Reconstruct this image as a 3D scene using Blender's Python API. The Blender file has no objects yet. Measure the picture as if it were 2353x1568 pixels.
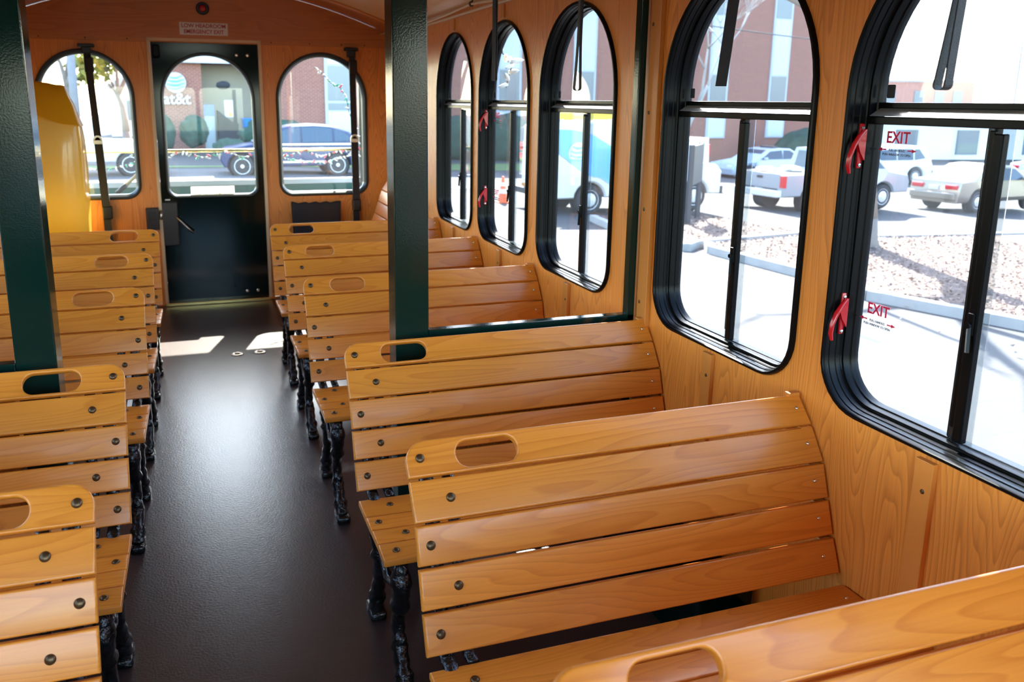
import bpy, bmesh, math, random
from mathutils import Vector, Matrix, noise
R = math.radians
random.seed(7)
sc = bpy.context.scene
col = sc.collection
dg = bpy.context.evaluated_depsgraph_get

# ------------------------------------------------------------------ materials
def new_mat(name):
    m = bpy.data.materials.new(name); m.use_nodes = True
    nt = m.node_tree
    for n in list(nt.nodes): nt.nodes.remove(n)
    out = nt.nodes.new('ShaderNodeOutputMaterial')
    return m, nt, out

def N(nt, t, **kw):
    n = nt.nodes.new(t)
    for k, v in kw.items():
        if k in n.inputs.keys(): n.inputs[k].default_value = v
        else: setattr(n, k, v)
    return n

def plain(name, c, rough=.5, metal=0, spec=.5, coat=0, var=0, vscale=8, bump=0, bscale=60, trans=0, sheen=0):
    m, nt, out = new_mat(name)
    b = N(nt, 'ShaderNodeBsdfPrincipled')
    b.inputs['Base Color'].default_value = (*c, 1)
    b.inputs['Roughness'].default_value = rough
    b.inputs['Metallic'].default_value = metal
    b.inputs['Specular IOR Level'].default_value = spec
    b.inputs['Coat Weight'].default_value = coat
    b.inputs['Coat Roughness'].default_value = .08
    L = nt.links
    tc = N(nt, 'ShaderNodeTexCoord')
    if var:
        nz = N(nt, 'ShaderNodeTexNoise', Scale=vscale, Detail=5)
        L.new(tc.outputs['Object'], nz.inputs['Vector'])
        mx = N(nt, 'ShaderNodeMix', data_type='RGBA')
        mx.inputs[6].default_value = (*[x * (1 - var) for x in c], 1)
        mx.inputs[7].default_value = (*[min(1, x * (1 + var)) for x in c], 1)
        L.new(nz.outputs['Fac'], mx.inputs[0]); L.new(mx.outputs[2], b.inputs['Base Color'])
    if bump:
        nb = N(nt, 'ShaderNodeTexNoise', Scale=bscale, Detail=4)
        L.new(tc.outputs['Object'], nb.inputs['Vector'])
        bp = N(nt, 'ShaderNodeBump', Strength=bump, Distance=.01)
        L.new(nb.outputs['Fac'], bp.inputs['Height']); L.new(bp.outputs[0], b.inputs['Normal'])
    if trans:
        tr = N(nt, 'ShaderNodeBsdfTranslucent'); tr.inputs[0].default_value = (*c, 1)
        ms = N(nt, 'ShaderNodeMixShader'); ms.inputs[0].default_value = trans
        L.new(b.outputs[0], ms.inputs[1]); L.new(tr.outputs[0], ms.inputs[2]); L.new(ms.outputs[0], out.inputs[0])
    else:
        L.new(b.outputs[0], out.inputs[0])
    return m

def wood(name, axis, light, dark, rough=.3, coat=.25, rings=22, island=True, contrast=1.0, sc1=5.5, stretch=.13):
    """varnished oak: contour lines of a stretched noise (cathedral grain) plus fine pores"""
    m, nt, out = new_mat(name); L = nt.links
    tc = N(nt, 'ShaderNodeTexCoord')
    geo = N(nt, 'ShaderNodeNewGeometry'); oi = N(nt, 'ShaderNodeObjectInfo')
    add = N(nt, 'ShaderNodeVectorMath', operation='ADD')
    mul = N(nt, 'ShaderNodeMath', operation='MULTIPLY_ADD')
    L.new(geo.outputs['Random Per Island'], mul.inputs[0]); mul.inputs[1].default_value = 37.0 if island else 0.0
    mul2 = N(nt, 'ShaderNodeMath', operation='MULTIPLY'); mul2.inputs[1].default_value = 91.0
    L.new(oi.outputs['Random'], mul2.inputs[0]); L.new(mul2.outputs[0], mul.inputs[2])
    cmb = N(nt, 'ShaderNodeCombineXYZ')
    for k in range(3): L.new(mul.outputs[0], cmb.inputs[k])
    L.new(tc.outputs['Object'], add.inputs[0]); L.new(cmb.outputs[0], add.inputs[1])
    st = [1.0, 1.0, 1.0]; st[axis] = stretch
    mp = N(nt, 'ShaderNodeMapping'); mp.inputs['Scale'].default_value = st
    L.new(add.outputs[0], mp.inputs['Vector'])
    n1 = N(nt, 'ShaderNodeTexNoise', Scale=sc1, Detail=1.8, Roughness=.45)
    L.new(mp.outputs[0], n1.inputs['Vector'])
    k1 = N(nt, 'ShaderNodeMath', operation='MULTIPLY'); k1.inputs[1].default_value = rings
    L.new(n1.outputs['Fac'], k1.inputs[0])
    fr = N(nt, 'ShaderNodeMath', operation='FRACT'); L.new(k1.outputs[0], fr.inputs[0])
    rp = N(nt, 'ShaderNodeValToRGB')
    e = rp.color_ramp.elements
    e[0].position = 0; e[0].color = (1, 1, 1, 1)
    e[1].position = 1; e[1].color = (.85, .85, .85, 1)
    e.new(.10).color = (0, 0, 0, 1); e.new(.42).color = (.55, .55, .55, 1)
    L.new(fr.outputs[0], rp.inputs[0])
    st2 = [1.0, 1.0, 1.0]; st2[axis] = .03
    mp2 = N(nt, 'ShaderNodeMapping'); mp2.inputs['Scale'].default_value = st2
    L.new(add.outputs[0], mp2.inputs['Vector'])
    n2 = N(nt, 'ShaderNodeTexNoise', Scale=230, Detail=3, Roughness=.6); L.new(mp2.outputs[0], n2.inputs['Vector'])
    n3 = N(nt, 'ShaderNodeTexNoise', Scale=3.0, Detail=3); L.new(mp.outputs[0], n3.inputs['Vector'])
    # fac = rings*.45 + pores*.35 + tone*.4
    a1 = N(nt, 'ShaderNodeMath', operation='MULTIPLY'); a1.inputs[1].default_value = .40 * contrast; L.new(rp.outputs[0], a1.inputs[0])
    a2 = N(nt, 'ShaderNodeMath', operation='MULTIPLY_ADD'); a2.inputs[1].default_value = .42 * contrast; L.new(n2.outputs['Fac'], a2.inputs[0]); L.new(a1.outputs[0], a2.inputs[2])
    a3 = N(nt, 'ShaderNodeMath', operation='MULTIPLY_ADD'); a3.inputs[1].default_value = .45; L.new(n3.outputs['Fac'], a3.inputs[0]); L.new(a2.outputs[0], a3.inputs[2])
    a4 = N(nt, 'ShaderNodeMath', operation='SUBTRACT'); a4.inputs[1].default_value = .10; a4.use_clamp = True; L.new(a3.outputs[0], a4.inputs[0])
    mx = N(nt, 'ShaderNodeMix', data_type='RGBA')
    mx.inputs[6].default_value = (*dark, 1); mx.inputs[7].default_value = (*light, 1)
    L.new(a4.outputs[0], mx.inputs[0])
    hv = N(nt, 'ShaderNodeHueSaturation')
    mr = N(nt, 'ShaderNodeMapRange'); mr.inputs[3].default_value = .86; mr.inputs[4].default_value = 1.12
    if island: L.new(geo.outputs['Random Per Island'], mr.inputs[0])
    else: L.new(oi.outputs['Random'], mr.inputs[0])
    L.new(mr.outputs[0], hv.inputs['Value']); L.new(mx.outputs[2], hv.inputs['Color'])
    b = N(nt, 'ShaderNodeBsdfPrincipled')
    L.new(hv.outputs[0], b.inputs['Base Color'])
    b.inputs['Roughness'].default_value = rough
    b.inputs['Coat Weight'].default_value = coat; b.inputs['Coat Roughness'].default_value = .12
    bp = N(nt, 'ShaderNodeBump', Strength=.06, Distance=.002)
    L.new(a4.outputs[0], bp.inputs['Height']); L.new(bp.outputs[0], b.inputs['Normal'])
    L.new(b.outputs[0], out.inputs[0])
    return m

def glass_mat(name, tint=(.93, .97, .96), veil=.03, refl=1.0):
    m, nt, out = new_mat(name); L = nt.links
    tr = N(nt, 'ShaderNodeBsdfTransparent'); tr.inputs[0].default_value = (*tint, 1)
    gl = N(nt, 'ShaderNodeBsdfGlossy', Roughness=.01); gl.inputs[0].default_value = (refl, refl, refl, 1)
    df = N(nt, 'ShaderNodeBsdfTranslucent'); df.inputs[0].default_value = (.8, .82, .85, 1)  # thin translucent mix imitates glare haze over the view outside
    ge = N(nt, 'ShaderNodeNewGeometry'); mr = N(nt, 'ShaderNodeMapRange'); mr.inputs[3].default_value = 1.4; mr.inputs[4].default_value = 1 / 1.4
    L.new(ge.outputs['Backfacing'], mr.inputs[0])
    fs = N(nt, 'ShaderNodeFresnel'); L.new(mr.outputs[0], fs.inputs[0])
    m1 = N(nt, 'ShaderNodeMixShader'); L.new(fs.outputs[0], m1.inputs[0])
    L.new(tr.outputs[0], m1.inputs[1]); L.new(gl.outputs[0], m1.inputs[2])
    m2 = N(nt, 'ShaderNodeMixShader'); m2.inputs[0].default_value = veil
    L.new(m1.outputs[0], m2.inputs[1]); L.new(df.outputs[0], m2.inputs[2])
    L.new(m2.outputs[0], out.inputs[0])
    return m

def brick_mat(name, c1, c2, mortar, scale=1.0):
    m, nt, out = new_mat(name); L = nt.links
    tc = N(nt, 'ShaderNodeTexCoord')
    mp = N(nt, 'ShaderNodeMapping'); mp.inputs['Rotation'].default_value = (R(90), 0, 0)
    L.new(tc.outputs['Object'], mp.inputs['Vector'])
    br = N(nt, 'ShaderNodeTexBrick', Scale=scale)
    br.inputs['Color1'].default_value = (*c1, 1); br.inputs['Color2'].default_value = (*c2, 1); br.inputs['Mortar'].default_value = (*mortar, 1)
    br.inputs['Mortar Size'].default_value = .012; br.inputs['Brick Width'].default_value = .24; br.inputs['Row Height'].default_value = .085
    L.new(mp.outputs[0], br.inputs['Vector'])
    b = N(nt, 'ShaderNodeBsdfPrincipled', Roughness=.85); L.new(br.outputs[0], b.inputs['Base Color'])
    L.new(b.outputs[0], out.inputs[0])
    return m

def leaf_mat(name, cols, rough=.7):
    m, nt, out = new_mat(name); L = nt.links
    geo = N(nt, 'ShaderNodeNewGeometry'); rp = N(nt, 'ShaderNodeValToRGB')
    e = rp.color_ramp.elements
    e[0].color = (*cols[0], 1); e[1].color = (*cols[-1], 1)
    for i, c in enumerate(cols[1:-1]): e.new((i + 1) / (len(cols) - 1)).color = (*c, 1)
    L.new(geo.outputs['Random Per Island'], rp.inputs[0])
    b = N(nt, 'ShaderNodeBsdfPrincipled', Roughness=rough); L.new(rp.outputs[0], b.inputs['Base Color'])
    L.new(b.outputs[0], out.inputs[0])
    return m

M = {}
M['bench'] = wood('honey_oak', 0, (.86, .305, .036), (.52, .128, .009), .34, .14, 30, True, 1.0, 6.5, .10)
M['wall'] = wood('oak_panel', 2, (.82, .285, .042), (.40, .098, .009), .42, .06, 40, False, 1.4, 6.0, .10)
M['header'] = wood('oak_header', 0, (.56, .185, .032), (.36, .095, .011), .40, .1, 14, False)
M['batten'] = wood('oak_batten', 2, (.76, .29, .055), (.58, .19, .028), .4, .1, 5, False, .5)
M['battenx'] = wood('oak_batten_across', 0, (.66, .24, .045), (.50, .15, .02), .4, .1, 5, False, .5)
M['ceil'] = wood('pale_ceiling', 1, (.74, .50, .26), (.62, .36, .15), .22, .4, 8, False, .5)
M['mould'] = plain('cream_moulding', (.66, .46, .26), .45)
M['green'] = plain('dark_green_paint', (.002, .018, .014), .12, 0, .32, 0, bump=.03, bscale=190)
M['porch'] = plain('porch_green_lightened', (.02, .14, .11), .35)  # green lightened to imitate reflections on the low wall
M['doorgreen'] = plain('door_green_paint', (.0012, .007, .0055), .10, 0, .35, .0)
M['rubber'] = plain('black_rubber', (.006, .006, .007), .32)
M['blackalu'] = plain('black_aluminium', (.0035, .0035, .004), .26, 0, .12)
M['iron'] = plain('black_cast_iron', (.004, .004, .0045), .16, 0, .5, .3, bump=.8, bscale=55)
M['bronze'] = plain('aged_bronze', (.11, .066, .032), .36, .8, var=.3, vscale=90)
M['chrome'] = plain('bright_screw', (.75, .72, .68), .2, 1)
M['steel'] = plain('brushed_aluminium', (.62, .58, .5), .3, .9)
M['gold'] = plain('brass', (.80, .58, .22), .2, 1)
M['floor'] = plain('brown_vinyl_floor', (.050, .030, .027), .29, 0, .5, 0, .22, 9, .09, 130)
M['glass'] = glass_mat('window_glass', (.90, .94, .93), veil=.004)
M['tinted'] = glass_mat('tinted_window_glass', (.76, .79, .80), .006)  # tint added to dim the outside seen through the right panes
M['red'] = plain('red_handle', (.50, .006, .012), .22, 0, .5, .3)
M['web'] = plain('black_webbing', (.010, .009, .014), .6, bump=.3, bscale=500)
M['decalred'] = plain('red_decal', (.62, .008, .06), .5)
M['decalblack'] = plain('black_decal', (.03, .03, .035), .5)
M['ledge'] = plain('satin_grey_metal', (.42, .41, .40), .30, .5)
M['white'] = plain('white_paint', (.66, .66, .65), .4)
M['sign'] = plain('sign_white', (.72, .66, .60), .5)
M['signred'] = plain('sign_red', (.42, .03, .03), .5)
M['signorange'] = plain('sign_orange', (.50, .20, .03), .5)
M['film'] = plain('translucent_film', (.82, .80, .72), .5, trans=.75)
M['redlens'] = plain('red_lens', (.42, .005, .01), .15, coat=.5)
M['yellowsheen'] = plain('yellow_vinyl_sheen', (.82, .56, .09), .22, 0, .6, .6, .10, 4, .3, 7, trans=.35)  # same vinyl made paler, sheen on the body put into its colour
M['yellow'] = plain('yellow_vinyl', (.76, .40, .012), .35, 0, .4, .1, .12, 4, .25, 9, trans=.3)
M['maroon'] = plain('dark_maroon', (.018, .008, .008), .35)
M['asphalt'] = plain('asphalt', (.042, .042, .045), .9, var=.28, vscale=.9, bump=.3, bscale=90)
M['road'] = plain('road', (.075, .075, .082), .9, var=.25, vscale=.6)
M['concrete'] = plain('concrete', (.34, .33, .31), .9, var=.2, vscale=3)
M['grass'] = plain('grass', (.10, .16, .045), .95, var=.4, vscale=2.5)
M['mulch'] = plain('mulch', (.12, .075, .055), .95, var=.45, vscale=14, bump=.6, bscale=50)
M['leaf'] = leaf_mat('fallen_leaves', [(.09, .05, .036), (.17, .105, .08), (.27, .19, .15), (.11, .062, .045)])
M['brick'] = brick_mat('red_brick', (.27, .085, .055), (.22, .066, .045), (.30, .19, .15))
M['brick2'] = brick_mat('far_brick', (.34, .14, .10), (.28, .11, .08), (.38, .28, .24))
M['tan'] = plain('tan_panel', (.30, .265, .20), .8, var=.08, vscale=.8)
M['panel'] = plain('white_panel', (.50, .54, .58), .6)
M['frame'] = plain('pale_frame', (.38, .41, .46), .5)
M['pane'] = plain('grey_window', (.13, .165, .19), .15, 0, .6)
M['hedge'] = plain('dark_evergreen', (.022, .055, .035), .9, var=.5, vscale=5, bump=1, bscale=14)
M['bark'] = plain('bark', (.20, .16, .13), .9, var=.3, vscale=6, bump=.8, bscale=20)
M['barkred'] = plain('reddish_bark', (.30, .15, .10), .9, var=.3, vscale=6)
M['foliage'] = leaf_mat('autumn_foliage', [(.10, .16, .03), (.30, .33, .05), (.45, .42, .10), (.08, .12, .03)])
M['pole'] = plain('weathered_pole', (.22, .22, .25), .9, var=.2, vscale=5)
M['darkpost'] = plain('dark_post', (.05, .045, .045), .6)
M['vwhite'] = plain('white_car_paint', (.62, .62, .60), .25, coat=.5)
M['vblue'] = plain('sky_blue_paint', (.13, .42, .80), .3, coat=.4)
M['vnavy'] = plain('navy_car_paint', (.010, .022, .075), .25, 0, .4)
M['vsilver'] = plain('silver_car_paint', (.30, .32, .34), .28, .3, coat=.5)
M['vgold'] = plain('champagne_car_paint', (.30, .25, .19), .28, .3, coat=.5)
M['vred'] = plain('red_car_paint', (.45, .03, .04), .25, coat=.5)
M['vpale'] = plain('pale_blue_car_paint', (.40, .47, .55), .25, coat=.5)
M['vgreen'] = plain('dark_trim', (.03, .03, .033), .5)
M['carglass'] = plain('car_glass', (.045, .07, .10), .12, 0, .4)
M['tyre'] = plain('tyre', (.028, .028, .03), .85)
M['rim'] = plain('alloy', (.66, .66, .66), .35, .25)
M['well'] = plain('wheel_well', (.012, .012, .013), .9)
M['tail'] = plain('tail_lamp', (.55, .015, .02), .2, coat=.6)
M['lamp'] = plain('clear_lamp', (.75, .77, .80), .1, coat=.6)
M['yladder'] = plain('yellow_ladder', (.85, .60, .05), .4)
M['orange'] = plain('cone_orange', (.85, .13, .03), .5)
M['bluebin'] = plain('blue_bin', (.02, .17, .55), .45)
M['cabgrey'] = plain('cabinet_grey', (.34, .38, .37), .6)
M['signblue'] = plain('blue_notice', (.12, .17, .50), .5)
M['dark'] = plain('dark_fabric', (.010, .011, .016), .7)
M['bulbr'] = plain('bulb_red', (.75, .03, .08), .15, coat=.6)
M['bulbg'] = plain('bulb_green', (.02, .45, .22), .15, coat=.6)
M['bulbw'] = plain('bulb_white', (.85, .82, .72), .15, coat=.6)
M['wire'] = plain('green_wire', (.01, .05, .03), .5)
M['cord'] = plain('cream_cord', (.66, .46, .26), .6)
M['globeblue'] = plain('globe_blue', (.08, .32, .66), .4)
M['balloon'] = plain('grey_stone', (.45, .45, .44), .8)

# ------------------------------------------------------------------ mesh tools
class MB:
    def __init__(s): s.bm = bmesh.new()
    def box(s, c, d, mat=None, bevel=0, rot=None):
        r = bmesh.ops.create_cube(s.bm, size=1)
        vs = r['verts']
        bmesh.ops.scale(s.bm, vec=Vector(d), verts=vs)
        if bevel:
            es = list({e for v in vs for e in v.link_edges})
            rb = bmesh.ops.bevel(s.bm, geom=es, offset=bevel, segments=2, affect='EDGES', profile=.5)
            vs = list({v for f in rb['faces'] for v in f.verts} | {v for v in vs if v.is_valid})
        if rot is not None: bmesh.ops.transform(s.bm, matrix=rot, verts=vs)
        bmesh.ops.translate(s.bm, vec=Vector(c), verts=vs)
        return s
    def bar(s, a, b, w, h, up=(0, 0, 1)):
        a = Vector(a); b = Vector(b); d = b - a; z = d.normalized()
        x = Vector(up).cross(z)
        if x.length < 1e-4: x = Vector((1, 0, 0)).cross(z)
        x.normalize(); y = z.cross(x)
        m = Matrix((x, y, z)).transposed()
        s.box((a + b) / 2, (w, h, d.length), rot=m.to_4x4())
        return s
    def tube(s, pts, rad, seg=10, flat=None, cap=True, ref=(1, 0, 0)):
        """rad: radius or list; flat: factor on the ref axis"""
        pts = [Vector(p) for p in pts]; n = len(pts)
        if not isinstance(rad, (list, tuple)): rad = [rad] * n
        rings = []
        for i, p in enumerate(pts):
            t = (pts[min(i + 1, n - 1)] - pts[max(i - 1, 0)]).normalized()
            u = Vector(ref); u = u - t * u.dot(t)
            if u.length < 1e-3: u = Vector((0, 1, 0)) - t * t.y
            u.normalize(); v = t.cross(u)
            f = flat or 1
            rings.append([s.bm.verts.new(p + u * math.cos(2 * math.pi * k / seg) * rad[i] * f + v * math.sin(2 * math.pi * k / seg) * rad[i]) for k in range(seg)])
        for a, b in zip(rings, rings[1:]):
            for k in range(seg): s.bm.faces.new((a[k], a[(k + 1) % seg], b[(k + 1) % seg], b[k]))
        if cap:
            s.bm.faces.new(rings[0][::-1]); s.bm.faces.new(rings[-1])
        return s
    def lathe(s, prof, c=(0, 0, 0), axis=(0, 0, 1), seg=20):
        """prof: (radius, height) pairs"""
        q = Vector((0, 0, 1)).rotation_difference(Vector(axis).normalized()).to_matrix()
        rings = []
        for r, h in prof:
            if r < 1e-6: rings.append([s.bm.verts.new(Vector(c) + q @ Vector((0, 0, h)))])
            else: rings.append([s.bm.verts.new(Vector(c) + q @ Vector((r * math.cos(2 * math.pi * k / seg), r * math.sin(2 * math.pi * k / seg), h))) for k in range(seg)])
        for a, b in zip(rings, rings[1:]):
            for k in range(seg):
                k2 = (k + 1) % seg
                if len(a) == 1 and len(b) == 1: continue
                if len(a) == 1: s.bm.faces.new((a[0], b[k2], b[k]))
                elif len(b) == 1: s.bm.faces.new((a[k], a[k2], b[0]))
                else: s.bm.faces.new((a[k], a[k2], b[k2], b[k]))
        if len(rings[0]) > 1: s.bm.faces.new(rings[0][::-1])
        if len(rings[-1]) > 1: s.bm.faces.new(rings[-1])
        return s
    def poly(s, pts):
        s.bm.faces.new([s.bm.verts.new(p) for p in pts]); return s
    def loops(s, rings, closed=True, cap0=False, cap1=False):
        rv = [[s.bm.verts.new(p) for p in r] for r in rings]
        n = len(rv[0])
        for a, b in zip(rv, rv[1:]):
            for k in range(n if closed else n - 1):
                k2 = (k + 1) % n
                s.bm.faces.new((a[k], a[k2], b[k2], b[k]))
        if cap0: s.bm.faces.new(rv[0][::-1])
        if cap1: s.bm.faces.new(rv[-1])
        return s
    def prism(s, pts, d):
        """solid from planar polygon pts swept along d"""
        d = Vector(d); a = [Vector(p) for p in pts]
        return s.loops([a, [p + d for p in a]], cap0=True, cap1=True)
    def add_mesh(s, me, mat=Matrix()):
        me2 = me.copy(); me2.transform(mat); s.bm.from_mesh(me2); bpy.data.meshes.remove(me2); return s
    def blob(s, c, r, sub=3, amp=.15, freq=2.0, seed=0):
        rr = bmesh.ops.create_icosphere(s.bm, subdivisions=sub, radius=1)
        for v in rr['verts']:
            p = v.co.copy(); k = 1 + amp * noise.noise(p * freq + Vector((seed, seed * .7, seed * 1.3))) + amp * .5 * noise.noise(p * freq * 3.1 + Vector((seed, 0, 0)))
            v.co = Vector(c) + Vector((p.x * r[0], p.y * r[1], p.z * r[2])) * k
        return s
    def build(s, name, mat, parent=None, loc=None, smooth=False, autos=None):
        bmesh.ops.recalc_face_normals(s.bm, faces=s.bm.faces[:])
        bmesh.ops.triangulate(s.bm, faces=[f for f in s.bm.faces if len(f.verts) > 4])
        me = bpy.data.meshes.new(name)
        if smooth or autos:
            for f in s.bm.faces: f.smooth = True
        if autos:
            ang = R(autos)
            for e in s.bm.edges:
                if len(e.link_faces) == 2 and e.calc_face_angle(0) > ang: e.smooth = False
        s.bm.to_mesh(me); s.bm.free()
        for mm in (mat if isinstance(mat, (list, tuple)) else [mat]): me.materials.append(mm)
        return link(name, me, parent, loc)

def link(name, me, parent=None, loc=None):
    o = bpy.data.objects.new(name, me); col.objects.link(o)
    if parent is not None: o.parent = parent
    if loc is not None: o.location = loc
    return o

def tag(o, label=None, cat=None, group=None, kind=None):
    if label: o['label'] = label
    if cat: o['category'] = cat
    if group: o['group'] = group
    if kind: o['kind'] = kind
    return o

def thing(name, label, cat, loc=(0, 0, 0), rz=0, group=None):
    o = bpy.data.objects.new(name, None); col.objects.link(o)
    o.empty_display_size = .05
    o.location = loc; o.rotation_euler = (0, 0, rz)
    return tag(o, label, cat, group)

def dup(o, parent=None):
    c = o.copy(); col.objects.link(c)
    if parent is not None: c.parent = parent
    for ch in o.children: dup(ch, c)
    return c

def curve_mesh(cu):
    ob = bpy.data.objects.new('tmp', cu); col.objects.link(ob)
    bpy.context.view_layer.update()
    ev = ob.evaluated_get(dg())
    me = bpy.data.meshes.new_from_object(ev)
    bpy.data.objects.remove(ob); bpy.data.curves.remove(cu)
    b = bmesh.new(); b.from_mesh(me); bmesh.ops.remove_doubles(b, verts=b.verts[:], dist=1e-5); b.to_mesh(me); b.free()
    me.materials.clear()
    return me

def area2(p): return sum(a[0] * b[1] - b[0] * a[1] for a, b in zip(p, p[1:] + p[:1]))
def shape2d(outer, holes, thick, bevel=0, res=2):
    """flat plate in local XY (thickness along local Z, centred) with holes and rounded edges"""
    cu = bpy.data.curves.new('shape', 'CURVE'); cu.dimensions = '2D'; cu.fill_mode = 'BOTH'
    cu.extrude = thick / 2 - bevel; cu.bevel_depth = bevel; cu.bevel_resolution = res; cu.offset = -bevel
    if area2(outer) < 0: outer = outer[::-1]
    for i, pl in enumerate([outer] + list(holes)):
        if i and area2(pl) > 0: pl = pl[::-1]
        sp = cu.splines.new('POLY'); sp.points.add(len(pl) - 1)
        for q, p in zip(sp.points, pl): q.co = (p[0], p[1], 0, 1)
        sp.use_cyclic_u = True
    return curve_mesh(cu)

def text_mesh(body, size, extrude=.0004, align='CENTER', sx=1.0, spacing=1.0, lines=1.0, bold=0):
    cu = bpy.data.curves.new('txt', 'FONT'); cu.body = body; cu.size = size; cu.extrude = extrude
    cu.align_x = align; cu.align_y = 'CENTER'; cu.space_character = spacing; cu.space_line = lines; cu.offset = bold
    me = curve_mesh(cu)
    if sx != 1: me.transform(Matrix.Diagonal((sx, 1, 1, 1)))
    return me

def frame_mat(o, x, y):
    x = Vector(x).normalized(); y = Vector(y).normalized(); z = x.cross(y)
    m = Matrix((x, y, z)).transposed().to_4x4(); m.translation = Vector(o); return m

def arch(cx, z0, z1, w, rb, off=0, na=28, nb=8):
    """window outline: half-round head, straight jambs, rounded bottom corners; off = inset"""
    r = w / 2 - off; zs = z1 - w / 2; rb = max(rb - off, .01); zb = z0 + off
    p = []
    for k in range(na + 1):
        a = math.pi * k / na; p.append((cx + r * math.cos(a), zs + r * math.sin(a)))
    for k in range(nb + 1):
        a = math.pi + math.pi / 2 * k / nb; p.append((cx - r + rb + rb * math.cos(a), zb + rb + rb * math.sin(a)))
    for k in range(nb + 1):
        a = 1.5 * math.pi + math.pi / 2 * k / nb; p.append((cx + r - rb + rb * math.cos(a), zb + rb + rb * math.sin(a)))
    return p

def rrect(x0, y0, x1, y1, r, n=6):
    p = []
    for cx, cy, a0 in ((x1 - r, y0 + r, -90), (x1 - r, y1 - r, 0), (x0 + r, y1 - r, 90), (x0 + r, y0 + r, 180)):
        for k in range(n + 1):
            a = R(a0 + 90 * k / n); p.append((cx + r * math.cos(a), cy + r * math.sin(a)))
    return p

def struct(o, label=None):
    o['kind'] = 'structure'
    if label: o['label'] = label
    return o

# ------------------------------------------------------------------ camera
F, CX, CY, CZ = 1914.5665, -.1279, -1.5546, 1.4827
YAW, PIT, ROL = .3262, -.2184, .0086
f = Vector((math.sin(YAW) * math.cos(PIT), math.cos(YAW) * math.cos(PIT), math.sin(PIT)))
r0 = Vector((math.cos(YAW), -math.sin(YAW), 0)); u0 = r0.cross(f)
rr = math.cos(ROL) * r0 + math.sin(ROL) * u0; uu = -math.sin(ROL) * r0 + math.cos(ROL) * u0
cd = bpy.data.cameras.new('camera'); cam = bpy.data.objects.new('camera', cd); col.objects.link(cam)
mw = Matrix((rr, uu, -f)).transposed().to_4x4(); mw.translation = (CX, CY, CZ); cam.matrix_world = mw
cd.sensor_width = 36; cd.lens = 36 * F / 2353; cd.shift_x = 75.4 / 2353; cd.shift_y = -127.7 / 2353
cd.clip_start = .02; cd.clip_end = 400
cd.dof.use_dof = True; cd.dof.focus_distance = 2.2; cd.dof.aperture_fstop = 5.6
sc.camera = cam

# ------------------------------------------------------------------ light
w = bpy.data.worlds.new('sky'); sc.world = w; w.use_nodes = True
nt = w.node_tree; bg = nt.nodes['Background']
sky = nt.nodes.new('ShaderNodeTexSky'); sky.sky_type = 'NISHITA'; sky.sun_disc = False
SUN = Vector((.30, 1, .84)).normalized()
sky.sun_elevation = math.asin(SUN.z); sky.sun_rotation = math.atan2(SUN.x, SUN.y)
sky.air_density = 1.0; sky.dust_density = 1.2; sky.ozone_density = 1.0
nt.links.new(sky.outputs[0], bg.inputs[0]); bg.inputs[1].default_value = .30
sd = bpy.data.lights.new('sun', 'SUN'); sd.energy = 8.0; sd.angle = R(.53); sd.color = (1, .95, .86)
so = bpy.data.objects.new('sun', sd); col.objects.link(so)
so.rotation_euler = SUN.to_track_quat('Z', 'Y').to_euler(); so.location = (3, 12, 10)
vs = sc.view_settings
vs.view_transform = 'Standard'; vs.look = 'None'; vs.gamma = 1; vs.exposure = 2.9

# ------------------------------------------------------------------ bus shell
XR, XL, YR, YF = 1.268, -1.365, 4.775, -2.6
TH = .06
WINY = {6: (-1.48, -.80), 5: (-.690, -.008), 4: (.094, .777), 3: (1.095, 1.777), 2: (1.899, 2.581), 1: (2.692, 3.374)}
ZW0, ZW1, RB = .778, 1.850, .125
floor = MB().box(((XR + XL) / 2, (YF + 4.84) / 2, -.04), (XR - XL + .1, 4.84 - YF, .08)).build('floor', M['floor']); struct(floor)

def side_wall(name, x, sgn):
    holes = [arch((a + b) / 2, ZW0, ZW1, b - a, RB, .008) for a, b in WINY.values() if sgn < 0 or b > -.75]
    fr_ = [(YF, 0), (-2.52, 0), (-2.52, 1.88), (-1.60, 1.88), (-1.60, 0)] if sgn > 0 else [(YF, 0)]   # unseen open entrance at the front right, added to let daylight in
    me = shape2d(fr_ + [(4.80, 0), (4.80, 1.985), (YF, 1.985)], holes, TH)
    me.transform(frame_mat((x + sgn * TH / 2, 0, 0), (0, 1, 0), (0, 0, 1)))
    me.materials.append(M['wall']); return struct(link(name, me))
side_wall('wall_right', XR, 1); side_wall('wall_left', XL, -1)

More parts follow.
